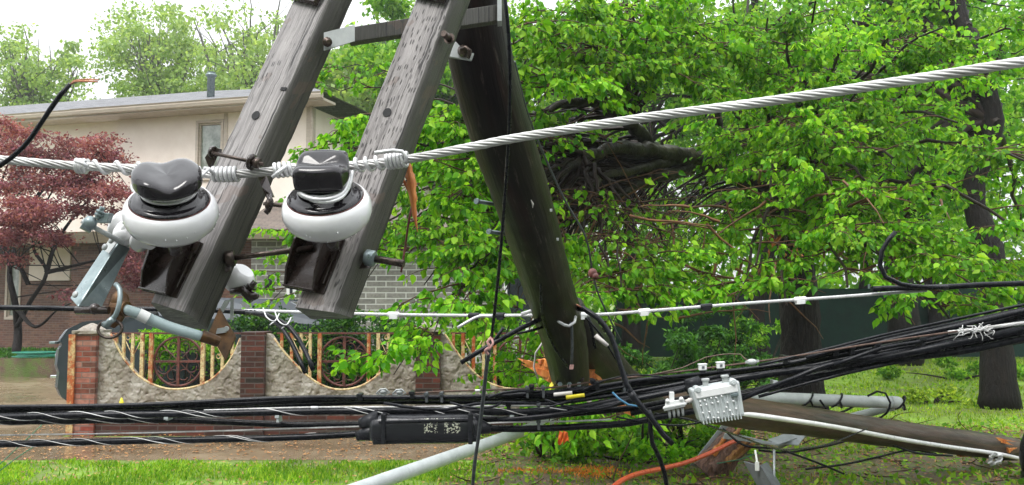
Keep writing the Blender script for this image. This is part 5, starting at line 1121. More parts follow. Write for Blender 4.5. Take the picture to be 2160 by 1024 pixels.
# ---- loose black lead above the conductor
m = MB(); lead = thing('loose_lead', 'loose black insulated lead bending up above the conductor, with two bare copper ends', 'wire', P(0, 352, 1.7))
m.tube(spath([(-40, 362, 1.72), (0, 350, 1.72), (50, 310, 1.72), (80, 270, 1.72), (105, 232, 1.72), (128, 200, 1.72), (148, 178, 1.72)], .02), [.0046] * 1 if False else .0047, 8, rough=.10); build(m, 'sheath', 'cable', lead)
m = MB(); m.tube(spath([(146, 180, 1.72), (156, 171, 1.72), (180, 168, 1.72), (209, 169, 1.72)], .01), .0016, 6); m.tube(spath([(146, 180, 1.72), (158, 173, 1.715), (180, 172, 1.715), (206, 173, 1.715)], .01), .0018, 6); build(m, 'bare_end', 'copper', lead)

# ================================================================== CABLES
GC = 'black communication cables hanging in the snapped bundle'
def cable(name, label, pts, r_, mat='cable', cat='cable', lash=None, group=None, clips=None, seg=10, step=.05, rough=.0, lashphase=0):
    pth = spath(pts, step); t = thing(name, label, cat, pth[0], group)
    if group == GC: r_ *= .88; pth = [p + Vector((0, rng.normal() * .001, .0035 * math.sin(i * .23 + len(label)))) for i, p in enumerate(pth)]
    m = MB(); m.tube(pth, r_, seg, rough=rough); build(m, 'sheath', mat, t)
    if lash:
        pitch, a, b, lr = lash; fr = frames(pth); tot = fr[-1][3]; m = MB(); helix(m, pth, r_ + lr * .5, lr, pitch, tot * a, tot * b, lashphase, 4, 14)
        if r_ > .012 and group == GC: helix(m, pth, r_ + lr * .5, lr * .8, pitch * .83, tot * a, tot * b * .9, lashphase + 2, 4, 14); build(m, 'lashing_wire', 'alu', t)
    return t, pth
GC = 'black communication cables hanging in the snapped bundle'
D0 = 4.1
A = [  # name, label, points, radius, lash
 ('upper bundle: top black cable under the rusty strand', [(-60, 862), (300, 853), (600, 842), (830, 838), (1000, 836), (1100, 833), (1180, 829), (1260, 818), (1360, 803), (1500, 787), (1660, 766), (1760, 744), (1880, 718), (2020, 690), (2180, 652)], .0125, (.62, 0, .42, .0022)),
 ('upper bundle: second black cable, just below the top one', [(-60, 869), (300, 860), (600, 848), (830, 843), (1000, 841), (1100, 839), (1200, 834), (1330, 814), (1500, 795), (1660, 772), (1760, 752), (1880, 728), (2020, 700), (2180, 662)], .0125, (.5, .0, .40, .0022)),
 ('upper bundle: third cable, lowest of the thin ones', [(-60, 877), (300, 867), (600, 855), (830, 850), (1000, 848), (1100, 846), (1200, 841), (1330, 822), (1500, 802), (1660, 782), (1780, 757), (1900, 735), (2020, 712), (2180, 676)], .0130, (.8, .02, .36, .0022)),
 ('thick cable running unbroken from the driveway side to the grey coupler box', [(-60, 881), (170, 878), (330, 875), (600, 868), (830, 869), (1010, 870), (1100, 869), (1160, 865), (1230, 857), (1330, 838), (1460, 816), (1560, 800), (1680, 783), (1800, 766), (1900, 747), (2020, 722), (2180, 690)], .0185, (.42, .0, .62, .0022)),
 ('thick cable whose middle dives into the black splice closure', [(-60, 889), (200, 887), (355, 888), (480, 892), (600, 896), (700, 895), (790, 893), (900, 890), (1010, 886), (1100, 885), (1200, 875), (1330, 861), (1460, 838), (1570, 828), (1660, 806), (1780, 781), (1900, 753), (2040, 730), (2180, 700)], .0165, (.5, 0, .2, .0022)),
 ('lowest thick cable, alone below the bundle and entering the splice closure', [(-60, 938), (0, 936), (330, 931), (600, 922), (720, 917), (790, 913), (900, 909), (1035, 906), (1100, 906), (1200, 901), (1330, 891), (1380, 880), (1460, 868), (1540, 850), (1600, 826), (1700, 803), (1800, 780), (1900, 757), (2040, 738), (2180, 708)], .0175, (.42, .0, .33, .0022)),
]
def dep(x_): return D0 - .00 * 0 + (-.35 if x_ > 1500 else 0) * min(1, (x_ - 1500) / 600 if x_ > 1500 else 0)
for i, (lab, pts, r_, lash) in enumerate(A):
    off = [-.02, .0, .03, -.04, .03, -.01][i]
    cable('cable', 'black ' + lab.replace('black ', ''), [(a, b, dep(a) + off) for a, b in pts], r_, lash=lash, group=GC, lashphase=i * 1.3)
extra = [
 ('thin black service cable sagging in front of the thick ones', [(810, 852, 4.02), (850, 858, 4.0), (900, 864, 4.0), (940, 864, 4.0), (1000, 852, 4.02), (1060, 848, 4.04), (1160, 851, 4.06)], .008),
 ('short looped black cable beside the sagging one', [(950, 850, 4.02), (980, 858, 4.0), (1010, 862, 4.0), (1040, 858, 4.0), (1060, 848, 4.02)], .006),
 ('thin cable bowed upwards left of the pole clamp', [(1030, 840, 4.05), (1060, 829, 4.05), (1100, 824, 4.05), (1150, 826, 4.08), (1240, 815, 4.1), (1330, 806, 4.1)], .008),
 ('slim cable between the upper and lower groups near the clamp', [(1060, 852, 4.1), (1150, 852, 4.1), (1260, 838, 4.08), (1340, 826, 4.05), (1460, 806, 4.0), (1540, 792, 4.0)], .010),
 ('heavy cable crossing under the clamp toward the white tap box', [(1050, 885, 4.06), (1160, 876, 4.04), (1260, 860, 4.02), (1370, 838, 4.0), (1440, 824, 3.98), (1480, 812, 4.0)], .015),
 ('flat cable passing behind the white tap box', [(1330, 872, 4.12), (1400, 858, 4.1), (1470, 845, 4.1), (1560, 836, 4.05), (1640, 815, 4.0), (1740, 789, 3.95)], .013),
 ('wavy cable along the underside of the bundle right of the coupler', [(1560, 845, 4.0), (1620, 820, 3.95), (1690, 792, 3.9), (1745, 770, 3.88), (1860, 748, 3.85), (2000, 722, 3.8), (2180, 694, 3.75)], .012),
 ('highest cable of the rising end of the bundle', [(1700, 757, 3.95), (1780, 737, 3.9), (1880, 712, 3.87), (2000, 686, 3.83), (2180, 646, 3.75)], .011),
 ('slack cable crossing the rising end of the bundle', [(1760, 768, 3.85), (1860, 735, 3.82), (1960, 718, 3.8), (2060, 692, 3.8), (2180, 668, 3.75)], .010),
 ('black cable descending under the coupler to the ground wires', [(1380, 872, 4.2), (1470, 888, 4.3), (1540, 915, 4.8), (1600, 935, 5.4), (1660, 950, 6), (1740, 938, 6.6), (1830, 905, 7)], .006)]
extra += [('thin black wire looping low out of the bundle between the straps', [(1150, 845, 4.0), (1190, 858, 3.98), (1240, 866, 3.97), (1290, 858, 3.98), (1330, 842, 4.0)], .005),
 ('thin black wire bowed above the bundle right of the splinters', [(1230, 822, 4.02), (1280, 800, 4.0), (1340, 790, 4.0), (1410, 796, 4.02)], .0045),
 ('thin black wire crossing the bundle on a slant by the yellow label', [(1120, 868, 4.0), (1180, 852, 3.98), (1260, 826, 3.98), (1330, 812, 4.0)], .005),
 ('grey-black thin wire drooping from the bundle under the coupler', [(1300, 880, 4.05), (1380, 896, 4.1), (1450, 898, 4.2), (1520, 882, 4.2)], .005),
 ('separate thin cable fanning out on top of the rising bundle', [(1600, 772, 3.96), (1720, 742, 3.9), (1860, 706, 3.86), (2000, 676, 3.82), (2180, 640, 3.75)], .007),
 ('separate thin cable fanning out beneath the rising bundle', [(1600, 838, 3.96), (1720, 806, 3.9), (1860, 772, 3.86), (2000, 746, 3.82), (2180, 716, 3.75)], .008)]
for lab, pts, r_ in extra: cable('cable', lab, pts, r_, group=GC)
# supporting strands
def strand(label, pts, r_, mat='alu', name='support_strand', pitch=.12, n=6, cat='strand'):
    pth = spath(pts, .04); t = thing(name, label, cat, pth[0]); m = MB(); strandrope(m, pth, r_, n, pitch, 10, 5); build(m, 'strand', mat, t); return t, pth
strand('thin steel strand above the lowest lone cable', [(-40, 919, 4.1), (330, 913, 4.1), (600, 905, 4.1), (760, 900, 4.08)], .0038)
strand('thin steel strand lying on the thick cable near the closure', [(430, 866, 4.06), (640, 860, 4.06), (830, 859, 4.06), (1000, 857, 4.07), (1160, 856, 4.08)], .0042)
strand('thin grey strand above the cable that leaves the closure', [(1000, 895, 4.05), (1080, 891, 4.05), (1200, 889, 4.06), (1290, 885, 4.06)], .004)
rs, rpath = strand('rusty brown messenger strand on top of the bundle, through the pole clamp', [(820, 833, 4.12), (940, 826, 4.12), (1060, 822, 4.12), (1175, 817, 4.2), (1270, 803, 4.15), (1360, 793, 4.12), (1460, 781, 4.08), (1590, 764, 4.0), (1700, 748, 3.9), (1860, 722, 3.8), (2020, 699, 3.72)], .0045, 'strandrust', pitch=.08)
strand('frayed silver strand at the rising end of the bundle', [(2000, 702, 3.74), (2060, 695, 3.72), (2120, 687, 3.7), (2190, 678, 3.7)], .008, pitch=.1)
m = MB()
for k in range(26):
    c = P(2030 + rng.uniform(0, 70), 699 - rng.uniform(-4, 6), 3.7); q = walk(c, rng.normal(size=3) * np.array([2, 1, .5]), rng.uniform(.03, .075), 7, .5, .05); m.tube(q, .0018, 4)
build(m, 'frayed_wires', 'alu', None, label='tangle of frayed silver wires on the rising end of the bundle', cat='wire')
# second power line (neutral) with clamps
nl, npath = strand('thinner silver neutral line behind the crossarm ends, with white clamps', [(150, 654, 4.2), (400, 656, 4.2), (540, 656, 4.2), (700, 661, 4.2), (830, 664, 4.2), (1000, 666, 4.15), (1140, 665, 4.0), (1260, 664, 4.1), (1400, 654, 4.15), (1550, 642, 4.15), (1750, 628, 4.1), (1955, 613, 4.05)], .0078, 'tie', 'neutral_line', .1, 6, 'power line')
frn = frames(npath)
def pxof(p): return 1080 + F * p.x / (p.y * math.cos(TH) + (p.z - CAMZ) * math.sin(TH))
def clampon(path, px, ln, r_, mat, parent, name='line_clamp', lug=True):
    fr_ = frames(path); i = min(range(len(fr_)), key=lambda k: abs(pxof(fr_[k][0]) - px)); p = fr_[i][0]; d = (path[min(i + 1, len(path) - 1)] - path[max(0, i - 1)]).normalized()
    m = MB(); m.tube([p - d * ln / 2, p - d * ln * .42, p + d * ln * .42, p + d * ln / 2], [r_ * .8, r_, r_, r_ * .8], 10)
    if lug: m.obox(p - d * ln * .35 + Vector((0, -r_, -r_ * 1.5)), d * ln * .7, (0, r_ * 2, 0), (0, 0, r_ * 1.2))
    build(m, name, mat, parent, bevel=.001)
for px, mat in ((826, 'castwhite'), (1226, 'castwhite'), (1350, 'castwhite'), (1694, 'castwhite'), (1494, 'rubber'), (997, 'rubber'), (1062, 'rubber')): clampon(npath, px, .055, .014, mat, nl)
m = MB(); m.tube(spath([(1040, 668, 4.1), (1010, 668, 4.08), (985, 680, 4.06), (965, 692, 4.05)], .02), .0075, 6)
build(m, 'loose_tail', 'tie', nl)
for r0 in (0, .012): m = MB(); m.tube(spath([(1100, 662 + r0 * 200, 3.95), (1140, 651, 3.93), (1160, 658, 3.92), (1180, 680, 3.92), (1200, 688, 3.92), (1212, 680, 3.93), (1214, 668, 3.95)], .02), .007, 6); build(m, 'bypass_loop', 'tie', nl)
t, pth = cable('black_service_line', 'black insulated line with white spiral wraps at the house end, behind the channel', [(-50, 649, 4.15), (60, 650, 4.15), (170, 652, 4.2), (420, 654, 4.2), (540, 660, 4.2)], .013, lash=(.23, .0, .5, .004))
t, bl = cable('black_service_line', 'black insulated line with white wraps meeting the silver neutral by the trunks', [(1840, 610, 4.05), (1900, 608, 4.05), (1990, 606, 4.03), (2080, 601, 4.0), (2200, 597, 3.95)], .0135, lash=(.17, .42, 1, .0035))
cable('loose_cable_end', 'black cable end curling upwards above the service line among the leaves', [(2000, 606, 3.99), (1950, 606, 3.99), (1900, 600, 3.99), (1868, 585, 3.99), (1856, 560, 3.99), (1860, 530, 3.99), (1875, 505, 3.99), (1889, 490, 3.99)], .0105)
for k, (dx, col) in enumerate(((0, 'cable'), (1, 'cable'))):
    cable('service_drop', ['outer black drop cable curving down to the middle stucco panel', 'inner black drop cable curving down inside its twin'][k], [(520, 660 + k * 2, 4.18), (560, 668 - k * 4, 4.1), (600 + 12 * k, 700 - k * 8, 4.0), (625 + 18 * k, 745 - k * 5, 3.95), (644 + 16 * k, 786 - 6 * k, 3.9)], .0105, group='pair of black drop cables')
m = MB()
for (a, b) in ((575, 668), (600, 676)): m.tube(spath([(a - 20, b - 18, 4.06), (a - 12, b + 2, 4.0), (a + 4, b + 10, 4.0), (a + 14, b - 6, 4.06), (a + 6, b + 8, 4.03), (a - 6, b + 18, 4.0)], .01), .0032, 5)
build(m, 'tie_loops', 'tie', None, label='white wire loops tying the pair of drop cables to the neutral line', cat='wire')

# vertical and loose cables around the pole
cable('hanging_cable', 'long black cable hanging from the pole top in front of everything to the grass', [(1062, -30, 2.42), (1070, 40, 2.46), (1075, 120, 2.5), (1075, 250, 2.6), (1066, 400, 2.8), (1055, 540, 3.0), (1045, 640, 3.2), (1036, 718, 3.35)], .0058, rough=.08)
cable('hanging_cable', 'grey braided lower length of the hanging cable, below the pink tape', [(1036, 715, 3.36), (1028, 760, 3.45), (1018, 850, 3.6), (1010, 920, 3.7), (1001, 980, 3.8), (996, 1040, 3.9)], .0078, 'cablegrey', rough=.12)
m = MB(); m.tube(spath([(1037, 712, 3.33), (1028, 722, 3.33), (1034, 732, 3.33), (1024, 740, 3.35), (1030, 748, 3.36)], .01), .006, 6); m.tube(spath([(1036, 714, 3.33), (1040, 724, 3.32), (1032, 738, 3.33)], .01), .0045, 6); build(m, 'pink_tape', 'pinktag', None, label='pink tape knotted round the hanging cable', cat='tape')
cable('guy_wire', 'thin grey wire hanging beside the leaning pole down to a knob', [(1085, 130, 3.2), (1110, 230, 3.5), (1140, 310, 3.8), (1190, 420, 4.1), (1235, 500, 4.3), (1250, 575, 4.5), (1262, 620, 4.6), (1285, 670, 4.7), (1310, 720, 4.8)], .005, 'cablegrey')
m = MB(); c = P(1250, 577, 4.45); m.sphere(c, .024, 10, sq=(1, .8, 1.1)); m.sphere(c + Vector((.012, -.01, -.014)), .018, 8); build(m, 'ball_connector', 'rustdark', None, label='brownish knob clamped on the thin grey wire beside the pole', cat='clamp')
t, _ = cable('looping_cable', 'thick black cable looping off the pole and down across the bundle', [(1200, 648, 4.0), (1232, 652, 3.95), (1262, 672, 3.92), (1290, 712, 3.9), (1308, 770, 3.88), (1322, 812, 3.86), (1342, 845, 3.84), (1372, 880, 3.84), (1400, 918, 3.84), (1419, 937, 3.84)], .0125)
m = MB()
for (a, b, c_, d_) in ((1330, 828, 1342, 846), (1365, 868, 1372, 880)): m = MB(); m.tube(PP((a, b, 3.85), (c_, d_, 3.85)), .0165, 10); build(m, 'tape_wrap', 'rubber', t)
cable('loose_cable', 'black cable dropping from the tape wrap to the red duct', [(1372, 872, 3.86), (1372, 905, 3.88), (1376, 935, 3.9), (1392, 968, 3.95), (1402, 1000, 4.0), (1408, 1040, 4.05)], .0105, rough=.08)
cable('loose_cable', 'cut black cable slanting down in front of the wall panel', [(1145, 672, 3.95), (1100, 692, 3.9), (1060, 714, 3.88), (1010, 742, 3.86), (972, 766, 3.85)], .0105)
cable('loose_cable', 'short cut black cable stub sticking up by the pink tape', [(1022, 734, 3.9), (1045, 716, 3.88), (1062, 692, 3.86)], .0075)
cable('loose_cable', 'thin twisted black wire beneath the slanting cut cable', [(1146, 690, 4.0), (1120, 698, 3.97), (1090, 704, 3.95)], .006)
cable('ground_lead', 'grey lead hanging down the pole face to a pink connector', [(1192, 642, 4.0), (1196, 665, 3.96), (1206, 690, 3.97), (1207, 730, 4.0), (1206, 770, 4.05)], .0065, 'cablegrey')
m = MB(); m.obox(P(1201, 780, 4.04), (.018, 0, 0), (0, .012, 0), (.003, 0, .022)); build(m, 'connector', 'pinktag', None, bevel=.002, label='small pink connector at the end of the grey lead on the pole', cat='connector')
cable('pole_wire', 'black wire running down the pole face to its broken foot', [(1141, 560, 3.55), (1141, 640, 3.75), (1150, 690, 3.95), (1170, 735, 4.1), (1198, 775, 4.2)], .006)
cable('pole_wire', 'rusty bent wire at the pole above the neutral line', [(1166, 640, 3.98), (1172, 633, 3.96), (1196, 634, 3.96), (1214, 642, 3.95), (1228, 650, 3.95)], .004, 'copper')
cable('pole_wire', 'white insulated wire hanging behind the broken pole foot', [(1145, 722, 4.4), (1130, 745, 4.45), (1126, 775, 4.5), (1135, 800, 4.5)], .0045, 'whitetag')
cable('loose_cable', 'black cable with round end hanging behind the looping cable', [(1240, 668, 4.3), (1250, 700, 4.35), (1256, 735, 4.4)], .009)
m = MB(); m.tube(PP((1256, 708, 4.25), (1282, 730, 4.25)), [.012, .009], 8); build(m, 'wire_connector', 'whitetag', None, label='pale tapered wire connector dangling behind the looping cable', cat='connector')
cable('loose_cable', 'thin black wire crossing behind the looping cable', [(1228, 662, 4.2), (1270, 710, 4.25), (1300, 760, 4.3), (1330, 800, 4.3)], .005)
cable('loose_wire', 'light blue wire curling out of the bundle', [(1292, 828, 3.98), (1306, 842, 3.96), (1325, 854, 3.96), (1350, 858, 3.97)], .0045, 'bluewire')
cable('loose_wire', 'thin brown wire bowing above the two white tap boxes', [(1368, 792, 4.1), (1440, 776, 4.1), (1490, 754, 4.1), (1540, 747, 4.1), (1562, 748, 4.1), (1572, 758, 4.08), (1590, 764, 4.05)], .0028, 'strandrust')
for p0, p1_ in (((0, 980), (90, 895)), ((8, 984), (75, 940))): cable('green_wire', 'faint green wire slanting behind the lone lower cable, %s' % ('upper' if p0[0] == 0 else 'darker, nearer the grass'), [(p0[0] - 20, p0[1] + 18, 5.2), ((p0[0] + p1_[0]) / 2, (p0[1] + p1_[1]) / 2, 5.2), (p1_[0], p1_[1], 5.2)], .0028, 'greenwire')

# straps, clips, connectors on the bundle
def strapthing(label, px, y0, y1, D, mat='cablegrey', w_=.012, group='plastic cable straps'):
    t = thing('cable_strap', label, 'strap', P(px, y0, D), group); m = MB(); a, b = P(px, y0, D), P(px + 1, y1, D); m.obox(a, (w_, 0, 0), (0, .06, 0), b - a); m.obox(a + Vector((-.004, -.006, .0)), (w_ + .008, 0, 0), (0, .01, 0), (0, 0, -.014)); build(m, 'band', mat, t, bevel=.002); return t
for lab, px, y0, y1, mt in (('grey strap on the upper bundle above the splice closure', 896, 829, 850, 'cablegrey'), ('second grey strap above the splice closure, nearer the hanging cable', 928, 828, 850, 'cablegrey'), ('black double clip above the yew panel', 754, 831, 846, 'rubber'), ('black clip standing on the bundle above the closure end', 864, 826, 842, 'rubber'),
      ('grey strap left of the pole clamp', 1109, 816, 840, 'cablegrey'), ('grey strap right next to the pole clamp', 1143, 815, 840, 'cablegrey'), ('black block clip beside the strap left of the pole clamp', 1117, 812, 826, 'rubber'), ('black block clip right of the orange splinters', 1255, 806, 824, 'rubber'), ('black block clip on the neutral side of the splinters', 1246, 800, 812, 'rubber'),
      ('grey strap under the looping cable', 1314, 798, 834, 'cablegrey'), ('short grey strap on the middle cable left of the clamp', 1133, 850, 864, 'cablegrey'), ('grey strap on the lowest cable above the orange ribbon', 1133, 886, 908, 'cablegrey'), ('silver clip between the thick cables near the closure', 1077, 875, 893, 'cast'), ('silver clip on the cable pair left of the closure', 582, 876, 892, 'cast'), ('small silver clip where the two thick cables part', 348, 879, 888, 'cast'),
      ('black block on the thick cable beside the hanging cable', 1068, 851, 864, 'rubber'), ('black clip on the rising bundle nearest the coupler', 1653, 750, 768, 'rubber'), ('black clip on the rising bundle over the lawn', 1760, 735, 752, 'rubber'), ('black clip further along the rising bundle', 1794, 730, 748, 'rubber'), ('black clip on the rising bundle over the back trunks', 1848, 722, 738, 'rubber'), ('black strap under the frayed silver strand', 1943, 712, 738, 'rubber'), ('silver clip on the lower cable right of the coupler', 1632, 803, 813, 'cast')):
    strapthing(lab, px, y0, y1, dep(px) - .045, mt, .012 if mt != 'rubber' else .018)
for k, (a, b) in enumerate(((808, 826), (842, 827))):
    m = MB(); c = P(a, b, 4.0); m.sphere(c, .016, 10, sq=(1.2, 1, .7)); m.tube([c + Vector((-.03, 0, -.01)), c + Vector((-.01, -.012, .01)), c + Vector((.012, -.01, .012)), c + Vector((.03, 0, -.005)), c + Vector((.0, 0, -.016)), c + Vector((-.03, 0, -.01))], .004, 5)
    build(m, 'bond_clamp', 'galvlight', None, label=('silver bond clamp on the strand above the closure, nearer the yew', 'silver bond clamp on the strand, nearer the hanging cable')[k], cat='clamp', group='silver bond clamps')
m = MB(); c = P(1586, 764, 3.98); m.sphere(c, .018, 10, sq=(1.4, 1, .8)); m.obox(c + Vector((-.03, -.01, -.006)), (.06, 0, .006), (0, .012, 0), (0, 0, .01)); build(m, 'bond_clamp', 'galvlight', None, label='silver bond clamp where the thin brown wire meets the rusty strand', cat='clamp', group='silver bond clamps')
for k, (a, b) in enumerate(((1483, 775), (1521, 771))):
    t = thing('strand_tap', ('white square tap on the rusty strand, nearer the looping cable', 'white square tap on the rusty strand, nearer the silver bond clamp')[k], 'tap', P(a, b, 3.98), 'small white taps on the strand')
    m = MB(); c = P(a - 8, b + 7, 3.98); m.obox(c, (.034, 0, .002), (0, .025, 0), (0, 0, .024)); m.obox(c + Vector((-.002, -.002, .023)), (.038, 0, .002), (0, .029, 0), (0, 0, .006)); build(m, 'case', 'castwhite', t, bevel=.002)
    m = MB(); m.obox(c + Vector((.012, -.003, .008)), (.011, 0, .001), (0, .003, 0), (0, 0, .011)); build(m, 'dark_port', 'darkguard', t); m = MB(); m.obox(c + Vector((.004, .002, -.014)), (.024, 0, 0), (0, .02, 0), (0, 0, .013)); build(m, 'foot', 'rubber', t)
m = MB(); m.tube(PP((1168, 833, 4.0), (1207, 829, 4.0)), .0085, 8); build(m, 'cable_label', 'whitetag', None, label='off-white tube label on the cables under the pole clamp', cat='label')
m = MB(); m.tube(PP((1194, 839, 3.98), (1233, 834, 3.98)), .009, 8); build(m, 'cable_label', 'yellow', None, label='bright yellow tube label on the cables under the pole clamp', cat='label')
m = MB(); m.tube(PP((656, 860, 3.99), (671, 860, 3.99)), .0055, 8); build(m, 'cable_label', 'castwhite', None, label='small white sleeve on the strand above the yew end of the thick cable', cat='label')
m = MB(); m.tube(PP((1002, 824, 4.0), (1013, 824, 4.0)), .005, 8); build(m, 'cable_label', 'castwhite', None, label='small white sleeve on the rusty strand by the hanging cable', cat='label')

# splice closure
sc = thing('splice_closure', 'bulky black plastic splice closure blotched with pale paint', 'splice closure', P(895, 908, 4.05))
m = MB(); N = 26; k0 = 0; S_ = 20
px0, px1 = 783, 1010
for i in range(N + 1):
    f = i / N; px = px0 + (px1 - px0) * f; c = P(px, 905 - 2 * f, 4.05); e = min(1, f * 9, (1 - f) * 7); e = .78 + .22 * math.sin(e * math.pi / 2); hy = .066 * e; hd = .062 * e
    for j in range(S_):
        a = 2 * math.pi * j / S_; ca, sa = math.cos(a), math.sin(a); q_ = (abs(ca) ** 3 + abs(sa) ** 3) ** (-1 / 3)
        m.v.append((c.x, c.y + ca * q_ * hd, c.z + sa * q_ * hy))
for i in range(N):
    for j in range(S_):
        j2 = (j + 1) % S_; m.face((i * S_ + j, i * S_ + j2, (i + 1) * S_ + j2, (i + 1) * S_ + j), None, 0)
m.face(list(range(S_))[::-1], None, 0, False); m.face([N * S_ + j for j in range(S_)], None, 0, False)
body = build(m, 'body', 'closure', sc); 
m = MB(); a = P(786, 930, 4.0); b = P(1012, 924, 4.0); m.obox(a + Vector((0, 0, -.018)), b - a, (0, .08, 0), (0, 0, .028)); build(m, 'lower_flange', 'rubber', sc, bevel=.004)
for (p, q_, r0, r1) in (((758, 893), (800, 886), .022, .05), ((752, 921), (800, 908), .022, .045), ((1036, 906), (998, 898), .02, .045), ((1016, 886), (992, 886), .02, .04)):
    m = MB(); m.tube([P(*p, 4.05), P(*q_, 4.05)], [r0, r1], 14); build(m, 'cable_boot', 'rubber', sc)
m = MB()
for f in (.09, .9):
    px = px0 + (px1 - px0) * f; m.obox(P(px, 938, 3.98), (.02, 0, 0), (0, .13, 0), P(px, 874, 3.98) - P(px, 938, 3.98))
m.obox(P(798, 894, 3.982), P(990, 889, 3.982) - P(798, 894, 3.982), (0, .012, 0), (0, 0, .012)); build(m, 'rib', 'rubber', sc, bevel=.003)

# grey coupler (amplifier) box
nb_ = thing('amplifier_box', 'pale grey finned cast amplifier box clamped on the cables, studded with bolts', 'amplifier box', P(1515, 848, 3.9))
c00, c10, c01 = P(1478, 895, 3.86), P(1570, 880, 3.86), P(1457, 822, 3.86); U = (c10 - c00); V = (P(1463, 825, 3.86) - P(1478, 893, 3.86)); u = U.normalized(); v = V.normalized()
def NP(a, b, d=0.0): # local box coordinates 0..1
    bl, br_, tl, tr = P(1478, 892, 3.86), P(1572, 878, 3.86), P(1457, 822, 3.86), P(1560, 803, 3.86)
    return bl.lerp(br_, a).lerp(tl.lerp(tr, a), b) + Vector((0, d, 0))
m = MB(); m.box8([NP(0, 0), NP(1, 0), NP(1, 0, .09), NP(0, 0, .09), NP(0, 1), NP(1, 1), NP(1, 1, .09), NP(0, 1, .09)]); build(m, 'housing', 'cast', nb_, bevel=.010)
m = MB(); m.box8([NP(.05, .70, -.010), NP(.93, .70, -.010), NP(.93, .70, 0), NP(.05, .70, 0), NP(.05, .93, -.010), NP(.93, .93, -.010), NP(.93, .93, 0), NP(.05, .93, 0)]); build(m, 'face_plate', 'castwhite', nb_, bevel=.004)
fins = thing  # (fins are a pattern of the housing front)
m = MB()
for k in range(13):
    a = .05 + k * .07; m.box8([NP(a, -.06, -.006), NP(a + .022, -.06, -.006), NP(a + .022, -.06, .03), NP(a, -.06, .03), NP(a, .70, -.004), NP(a + .022, .70, -.004), NP(a + .018, .70, .0), NP(a, .70, .0)])
build(m, 'cooling_fins', 'cast', nb_)
for (a, b) in ((.1, .5), (.22, .5), (.35, .51), (.47, .52), (.66, .46), (.79, .47), (.11, .62), (.21, .63), (.35, .66), (.45, .65), (.57, .66), (.1, .28), (.24, .28), (.42, .22), (.55, .22), (.68, .23), (.82, .25), (.62, .33), (.18, .12), (.3, .1), (.4, .07), (.72, .1)):
    m = MB(); m.lathe(NP(a, b, -.006), (0, -1, 0), [(.0042, 0), (.0040, .007), (.002, .009)], 10); build(m, 'stud', 'castwhite', nb_)
for (a, b) in ((.13, .96), (.86, .99)):
    m = MB(); m.lathe(NP(a, b, .0), (0, -1, 0), [(.016, -.04), (.016, .008), (.011, .014)], 16); m.lathe(NP(a, b - .02, -.014), (0, -1, 0), [(.007, 0), (.007, .005)], 8); build(m, 'corner_boss', 'cast', nb_)
for a in (.28, .68):
    m = MB(); q_ = NP(a, 1.0, .02); m.obox(q_, (.022, 0, .003), (0, .02, 0), (.001, 0, .03)); m.obox(q_ + Vector((-.004, -.005, .022)), (.03, 0, .003), (0, .03, 0), (0, 0, .010)); build(m, 'hanger_clamp', 'galvlight', nb_, bevel=.002)
m = MB(); m.box8([NP(.76, .60, -.016), NP(.92, .60, -.016), NP(.92, .60, 0), NP(.76, .60, 0), NP(.76, .68, -.016), NP(.92, .68, -.016), NP(.92, .68, 0), NP(.76, .68, 0)]); build(m, 'latch', 'galv', nb_, bevel=.001)
m = MB(); m.tube(PP((1446, 812, 3.95), (1476, 806, 3.95)), [.024, .028], 14); m.tube(PP((1448, 825, 3.97), (1470, 815, 3.97)), .018, 10); build(m, 'end_connector', 'rubber', nb_)
# white tap box
tb = thing('tap_box', 'small bright white tap box with four ports, left beside the finned amplifier box'.replace('left ', ''), 'tap box', P(1423, 862, 3.9))
def TP(x_, y_, d=0.0): return P(x_, y_, 3.88 + d)
m = MB(); m.box8([TP(1400, 868), TP(1446, 858), TP(1446, 858, .05), TP(1400, 868, .05), TP(1404, 848), TP(1443, 842), TP(1443, 842, .05), TP(1404, 848, .05)]); m.box8([TP(1398, 864, -.006), TP(1449, 854, -.006), TP(1449, 854, .0), TP(1398, 864, .0), TP(1399, 858, -.006), TP(1448, 849, -.006), TP(1448, 849, 0), TP(1399, 858, 0)]); build(m, 'case', 'castwhite', tb, bevel=.003)
for q_ in ((1408, 846), (1437, 842)): m = MB(); m.sphere(TP(*q_), .010, 8); build(m, 'lug', 'castwhite', tb)
m = MB(); m.obox(TP(1413, 848, .01), (.020, 0, .0), (0, .02, 0), (0, 0, .042)); build(m, 'hanger', 'castwhite', tb, bevel=.002)
for k in range(4):
    m = MB(); x_ = 1411 + k * 9.3; a = TP(x_, 866 - k * 1.8, .02); m.tube([a, a + Vector((.003, 0, -.020)), a + Vector((.004, 0, -.034))], [.0068, .006, .0042], 8); build(m, 'port', 'galvlight', tb)
m = MB(); m.tube(PP((1446, 848, 3.9), (1462, 843, 3.9)), .009, 10); m.lathe(P(1452, 846, 3.9), (1, 0, .2), [(.012, 0), (.012, .012)], 6); build(m, 'coupling', 'whitetag', tb)

